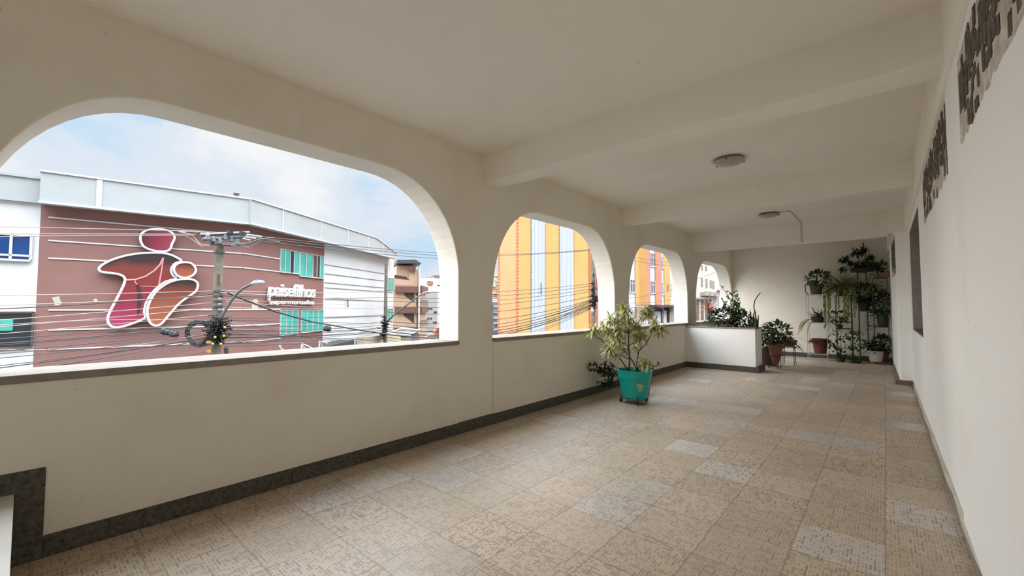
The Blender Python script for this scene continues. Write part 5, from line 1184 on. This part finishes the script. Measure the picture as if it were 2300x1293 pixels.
def pp(label, px, py_base, Y, r_top, r_bot, h, m, band=0): 
    c = Vector((X_(px), Y, Z_(py_base) + .012)); t = plant('potted_plant', label, 'potted plant', c, gp); pot(t, c, r_top, r_bot, h, m, band=band); return t, c
t, c = pp('leafy plant in an olive pot on the top shelf of the white stand', 1834, 661, 14.05, .15, .12, .27, mat('olive_pot', (.05, .045, .025), .6)); bush(t, c + Vector((.05, 0, .42)), (.27, .2, .2), 240, .12, .05, G_MID, 51, 5, c + Vector((0, 0, .24)), 'oval'); 
bm = B(); tube(bm, [c + Vector(v) for v in ((-.02, 0, .25), (-.16, -.02, .36), (-.24, -.02, .25), (-.24, -.02, .08), (-.18, -.02, 0))], .012, 6); tube(bm, [c + Vector(v) for v in ((0, 0, .25), (.02, 0, .5), (.06, 0, .60), (.12, 0, .59))], .018, 6); finish('drooping_stem', bm, M_STEM, t, True)
t, c = pp('spiky dark plant in a wide dark pot on the middle shelf of the white stand', 1836, 723, 14.05, .17, .14, .14, M_BPOT)
bm = B(); rnd = random.Random(52)
for k in range(46): leaf(bm, c + Vector((rnd.uniform(-.1, .1), rnd.uniform(-.08, .08), .12)), Vector((rnd.uniform(-1, .7), rnd.uniform(-.6, .6), rnd.uniform(.3, 1.1))), Vector((0, 0, 1)), rnd.uniform(.15, .36), .03, 1.0, 5, 2, .3)
finish('strap_leaves', bm, G_DARK, t, True)
bm = B()
for dx in (-.28, -.22, -.06): frond(bm, c + Vector((dx + .1, -.1, .08)), Vector((-.7, -.2, .3)), .55 + dx * .2, 3.6, .06, 14)
for k in range(5): frond(bm, c + Vector((-.1, -.08, .08)), Vector((-1 + .1 * k, -.2 - .05 * k, .2)), .45 + .06 * k, 2.8, .045, 12)
finish('hanging_fronds', bm, G_FERN, t)
t, c = pp('low drooping plant in the red-brown pot on the bottom shelf of the white stand', 1839, 791, 14.05, .19, .13, .39, M_RPOT, band=.04)
bm = B(); rnd = random.Random(53)
for k in range(44):
    az = rnd.uniform(0, 2 * PI); leaf(bm, c + Vector((math.cos(az) * .1, math.sin(az) * .1, .37)), Vector((math.cos(az), math.sin(az), .35)), Vector((0, 0, 1)), rnd.uniform(.14, .30), .06, 1.6, 5, 2, .2, shape='oval')
finish('leaves', bm, G_DARK, t, True)
bm = B(); tube(bm, [c + Vector(v) for v in ((.12, 0, .38), (.22, 0, .50), (.30, 0, .50), (.40, 0, .44))], .005, 4); tube(bm, [c + Vector(v) for v in ((.12, 0, .38), (.20, 0, .46), (.26, 0, .56), (.30, 0, .48))], .005, 4); finish('dry_stem', bm, M_STEM, t)
# big fern
t, c = pp('large fern with long yellow-green tassels hanging from its dark pot', 1893, 664, 14.1, .16, .12, .24, M_BPOT)
bm = B(); rnd = random.Random(61)
for k in range(60):
    az = rnd.uniform(0, 2 * PI); el = rnd.uniform(.0, 1.3); frond(bm, c + Vector((0, 0, .24)), Vector((math.cos(az) * math.cos(el), math.sin(az) * math.cos(el) * .6, math.sin(el))), rnd.uniform(.4, .72), 1.5, .10, 16)
finish('fronds', bm, G_FERN, t)
bm = B()
for px, y1, wl in ((1853, 731, .05), (1855, 722, .05), (1862, 702, .035), (1866, 690, .03), (1885, 690, .03), (1897, 716, .045), (1902, 722, .04), (1906, 700, .03), (1918, 708, .03), (1921, 695, .025)):
    x = X_(px); z0 = Z_(648) - rnd.uniform(0, .05); z1 = Z_(y1); n = 34; pts = [c + Vector((0, 0, .24)), Vector((c.x + (x - c.x) * .55, 13.98, z0 + .12))]
    for k in range(n + 1): pts.append(Vector((x + .012 * math.sin(k * .9 + px), 13.92 + .01 * math.cos(k), z0 + (z1 - z0) * k / n)))
    tube(bm, pts, .004, 4)
    for p in pts[2:]:
        for q in range(9): a = rnd.uniform(0, 2 * PI); leaf(bm, p, Vector((math.cos(a), math.sin(a), -.9)), Vector((0, 0, 1)), wl * rnd.uniform(.9, 1.5), .02, .6, 2, 1, 0)
finish('hanging_tassels', bm, G_FERN, t)
t, c = pp('small pot with trailing leaves on the lower shelf under the big fern', 1893, 721, 14.1, .10, .075, .12, M_BPOT); bush(t, c + Vector((-.08, -.05, .14)), (.3, .16, .14), 150, .075, .05, G_MID, 62, 4, c + Vector((0, 0, .1)))
t, c = pp('trailing plant in a tiny dark pot on the lowest shelf under the big fern', 1884, 735, 14.1, .07, .055, .09, M_BPOT); bush(t, c + Vector((-.05, -.08, .02)), (.16, .1, .2), 60, .06, .04, G_MID, 63, 3, c + Vector((0, 0, .08)))
# climbers rooted in floor pots between the stands
def floor_plant(label, px, Y, r_, h, m, clumps, seed, leafm=G_MID, L=.1):
    c = Vector((X_(px), Y, 0)); t = plant('potted_plant', label, 'potted plant', c, 'floor plants at the far wall'); pot(t, c, r_, r_ * .8, h, m); rnd = random.Random(seed); bl = B(); bs = B()
    for x_, y_, n, sx, sz in clumps:
        q = Vector((X_(x_), Y - .04, Z_(y_))); tube(bs, [c + Vector((rnd.uniform(-.03, .03), 0, h * .86)), c.lerp(q, .5) + Vector((rnd.uniform(-.04, .04), 0, .03)), q], .006, 5)
        for k in range(n): leaf(bl, q + Vector((rnd.gauss(0, sx), rnd.gauss(0, .05), rnd.gauss(0, sz))), rvec(rnd) + Vector((0, 0, -.2)), Vector((0, 0, 1)) + rvec(rnd) * .5, L * rnd.uniform(.6, 1.2), L * .62, .8, 3, 2, .2, shape='oval')
    finish('stems', bs, M_GSTEM, t, True); finish('foliage', bl, leafm, t, True); return t
floor_plant('lobed-leaf climber in a small dark floor pot, below the lowest fern tassel', 1886, 13.9, .09, .12, M_BPOT, [(1872, 765, 26, .07, .06), (1880, 775, 16, .06, .05), (1888, 788, 26, .1, .04), (1886, 756, 8, .03, .03)], 71, G_DARK)
floor_plant('tall thin climber with three leaf clumps, in a floor pot right of the fern tassels', 1911, 14.0, .09, .12, M_BPOT, [(1912, 741, 18, .08, .04), (1904, 750, 16, .05, .05), (1922, 752, 12, .04, .05), (1908, 773, 30, .08, .05)], 72, G_MID)
c = Vector((X_(1917), 13.85, 0)); t = plant('floor_seedling', 'low light green plant in a small tray on the floor below the tall climber', 'potted plant', c); pot(t, c, .12, .10, .05, M_BPOT); bush(t, c + Vector((0, 0, .09)), (.14, .1, .07), 90, .07, .02, G_FRESH, 73, 2, c + Vector((0, 0, .04)), 'lance')
# highest dark philodendron
c = Vector((X_(1940), 14.25, Z_(614) + .012)); t = plant('potted_plant', 'large dark lobed-leaf plant in the highest dark trough, near the ceiling', 'potted plant', c, gp)
bm = B(); box(bm, c + Vector((-.27, -.12, 0)), c + Vector((.2, .12, .1))); bevel(finish('trough', bm, M_BPOT, t), .01)
rnd = random.Random(81); bl = B(); bs = B()
for x_, y_, n in ((1940, 598, 16), (1935, 570, 15), (1945, 566, 12), (1922, 572, 10), (1955, 580, 12), (1902, 585, 14), (1912, 592, 10), (1925, 596, 9), (1958, 600, 14), (1968, 606, 10), (1948, 590, 8), (1897, 603, 8), (1930, 604, 10), (1890, 584, 5)):
    q = Vector((X_(x_), 14.2 + rnd.uniform(-.15, .1), Z_(y_))); tube(bs, [c + Vector((0, 0, .08)), c.lerp(q, .5) + Vector((0, 0, .05)), q], .008, 5)
    for k in range(n): 
        d_ = rvec(rnd); o_ = q + rvec(rnd) * rnd.uniform(0, .09)
        for f in range(5): leaf(bl, o_, d_ + rvec(rnd) * .75, Vector((0, 0, 1)) + rvec(rnd) * .4, rnd.uniform(.08, .17), .03, .7, 3, 2, .2)
finish('stems', bs, M_GSTEM, t, True); finish('foliage', bl, G_DARK, t, True)
t, c = pp('dark bushy plant in a tapering black pot on the lower shelf of the tall stand', 1938, 697, 14.25, .15, .09, .36, M_BPOT); bush(t, c + Vector((.04, -.05, .42)), (.27, .2, .27), 380, .11, .05, G_DARK, 82, 5, c + Vector((0, 0, .3)))
bush(t, c + Vector((-.24, -.05, .18)), (.12, .1, .14), 40, .06, .04, G_MID, 86, 0, None, name='trailing_leaves')
t, c = pp('small plant in a terracotta tray on the top shelf in the far right corner', 1981, 628, 14.12, .15, .13, .12, M_TERRA); bush(t, c + Vector((-.02, 0, .24)), (.17, .12, .14), 120, .1, .035, G_DARK, 83, 3, c + Vector((0, 0, .1)), 'lance')
bm = B(); tube(bm, [c + Vector((-.12, 0, .1)), c + Vector((-.15, 0, .36)), c + Vector((-.20, 0, .50)), c + Vector((-.23, 0, .46))], .006, 5); finish('stem', bm, M_STEM, t)
bush(t, c + Vector((-.2, -.12, -.2)), (.15, .09, .34), 150, .08, .045, G_YEL, 84, 0, None, name='yellow_trailing_leaves')
t, c = pp('broad-leaved plant in a black pot on the middle shelf in the far right corner', 1976, 729, 14.12, .14, .10, .30, M_BPOT); bush(t, c + Vector((-.02, 0, .56)), (.27, .17, .33), 300, .12, .06, G_DARK, 85, 6, c + Vector((0, 0, .26)))
bush(t, c + Vector((-.24, -.06, .1)), (.1, .08, .24), 44, .06, .04, G_MID, 87, 0, None, name='trailing_leaves')
c_ = c + Vector((.12, -.1, .5)); bm = B(); rnd = random.Random(88)
for k in range(26): leaf(bm, c_ + Vector((rnd.uniform(-.12, .06), rnd.uniform(-.08, .08), rnd.uniform(-.2, .2))), Vector((rnd.uniform(-1, .3), -.4, rnd.uniform(-.5, .6))), Vector((0, 0, 1)), .17, .07, .8, 4, 2, .2, shape='oval')
finish('light_leaves', bm, G_MID, t, True)
t, c = pp('big-leaved green plant in a white pot on the bottom shelf in the far right corner', 1958, 801, 14.05, .16, .12, .26, M_WPOT)
bm = B(); rnd = random.Random(91)
for k in range(46):
    az = rnd.uniform(PI * .5, PI * 1.9); el = rnd.uniform(-.3, 1.0); leaf(bm, c + Vector((-.06, 0, .26)) + Vector((rnd.uniform(-.14, .1), rnd.uniform(-.1, .1), rnd.uniform(0, .2))), Vector((math.cos(az) * math.cos(el), math.sin(az) * math.cos(el) * .6, math.sin(el))), Vector((0, 0, 1)), rnd.uniform(.18, .34), .10, 1.3, 5, 2, .2, shape='oval')
finish('big_leaves', bm, G_MID, t, True)
c = Vector((-.10, 14.15, Z_(801) + .012)); t = plant('potted_plant', 'very dark plant in a dark red pot, right end of the far corner bottom shelf', 'potted plant', c, gp); c = Vector((-.08, 14.18, Z_(801) + .012)); pot(t, c, .12, .09, .24, M_RPOT); bush(t, c + Vector((0, 0, .42)), (.2, .15, .22), 220, .11, .06, G_DARK, 92, 5, c + Vector((0, 0, .2)))

# leaves press against the walls instead of passing through them
for o in list(C.objects):
    if o.type == 'MESH' and o.parent and o.parent.get('category') in ('potted plant', 'plant') and o.name.split('.')[0] != 'pot':
        off = parent_origin(o.parent) + o.location
        for v in o.data.vertices:
            q = v.co + off
            if q.y > 10.5 and q.x > .17 - (q.y - 10.55) * .0173 - .02: v.co.x = .17 - (q.y - 10.55) * .0173 - .02 - off.x
            if q.z < .98 and q.y < 10.4 and q.x < XL + .04: v.co.x = XL + .04 - off.x
            if q.y > YE - .03: v.co.y = YE - .03 - off.y
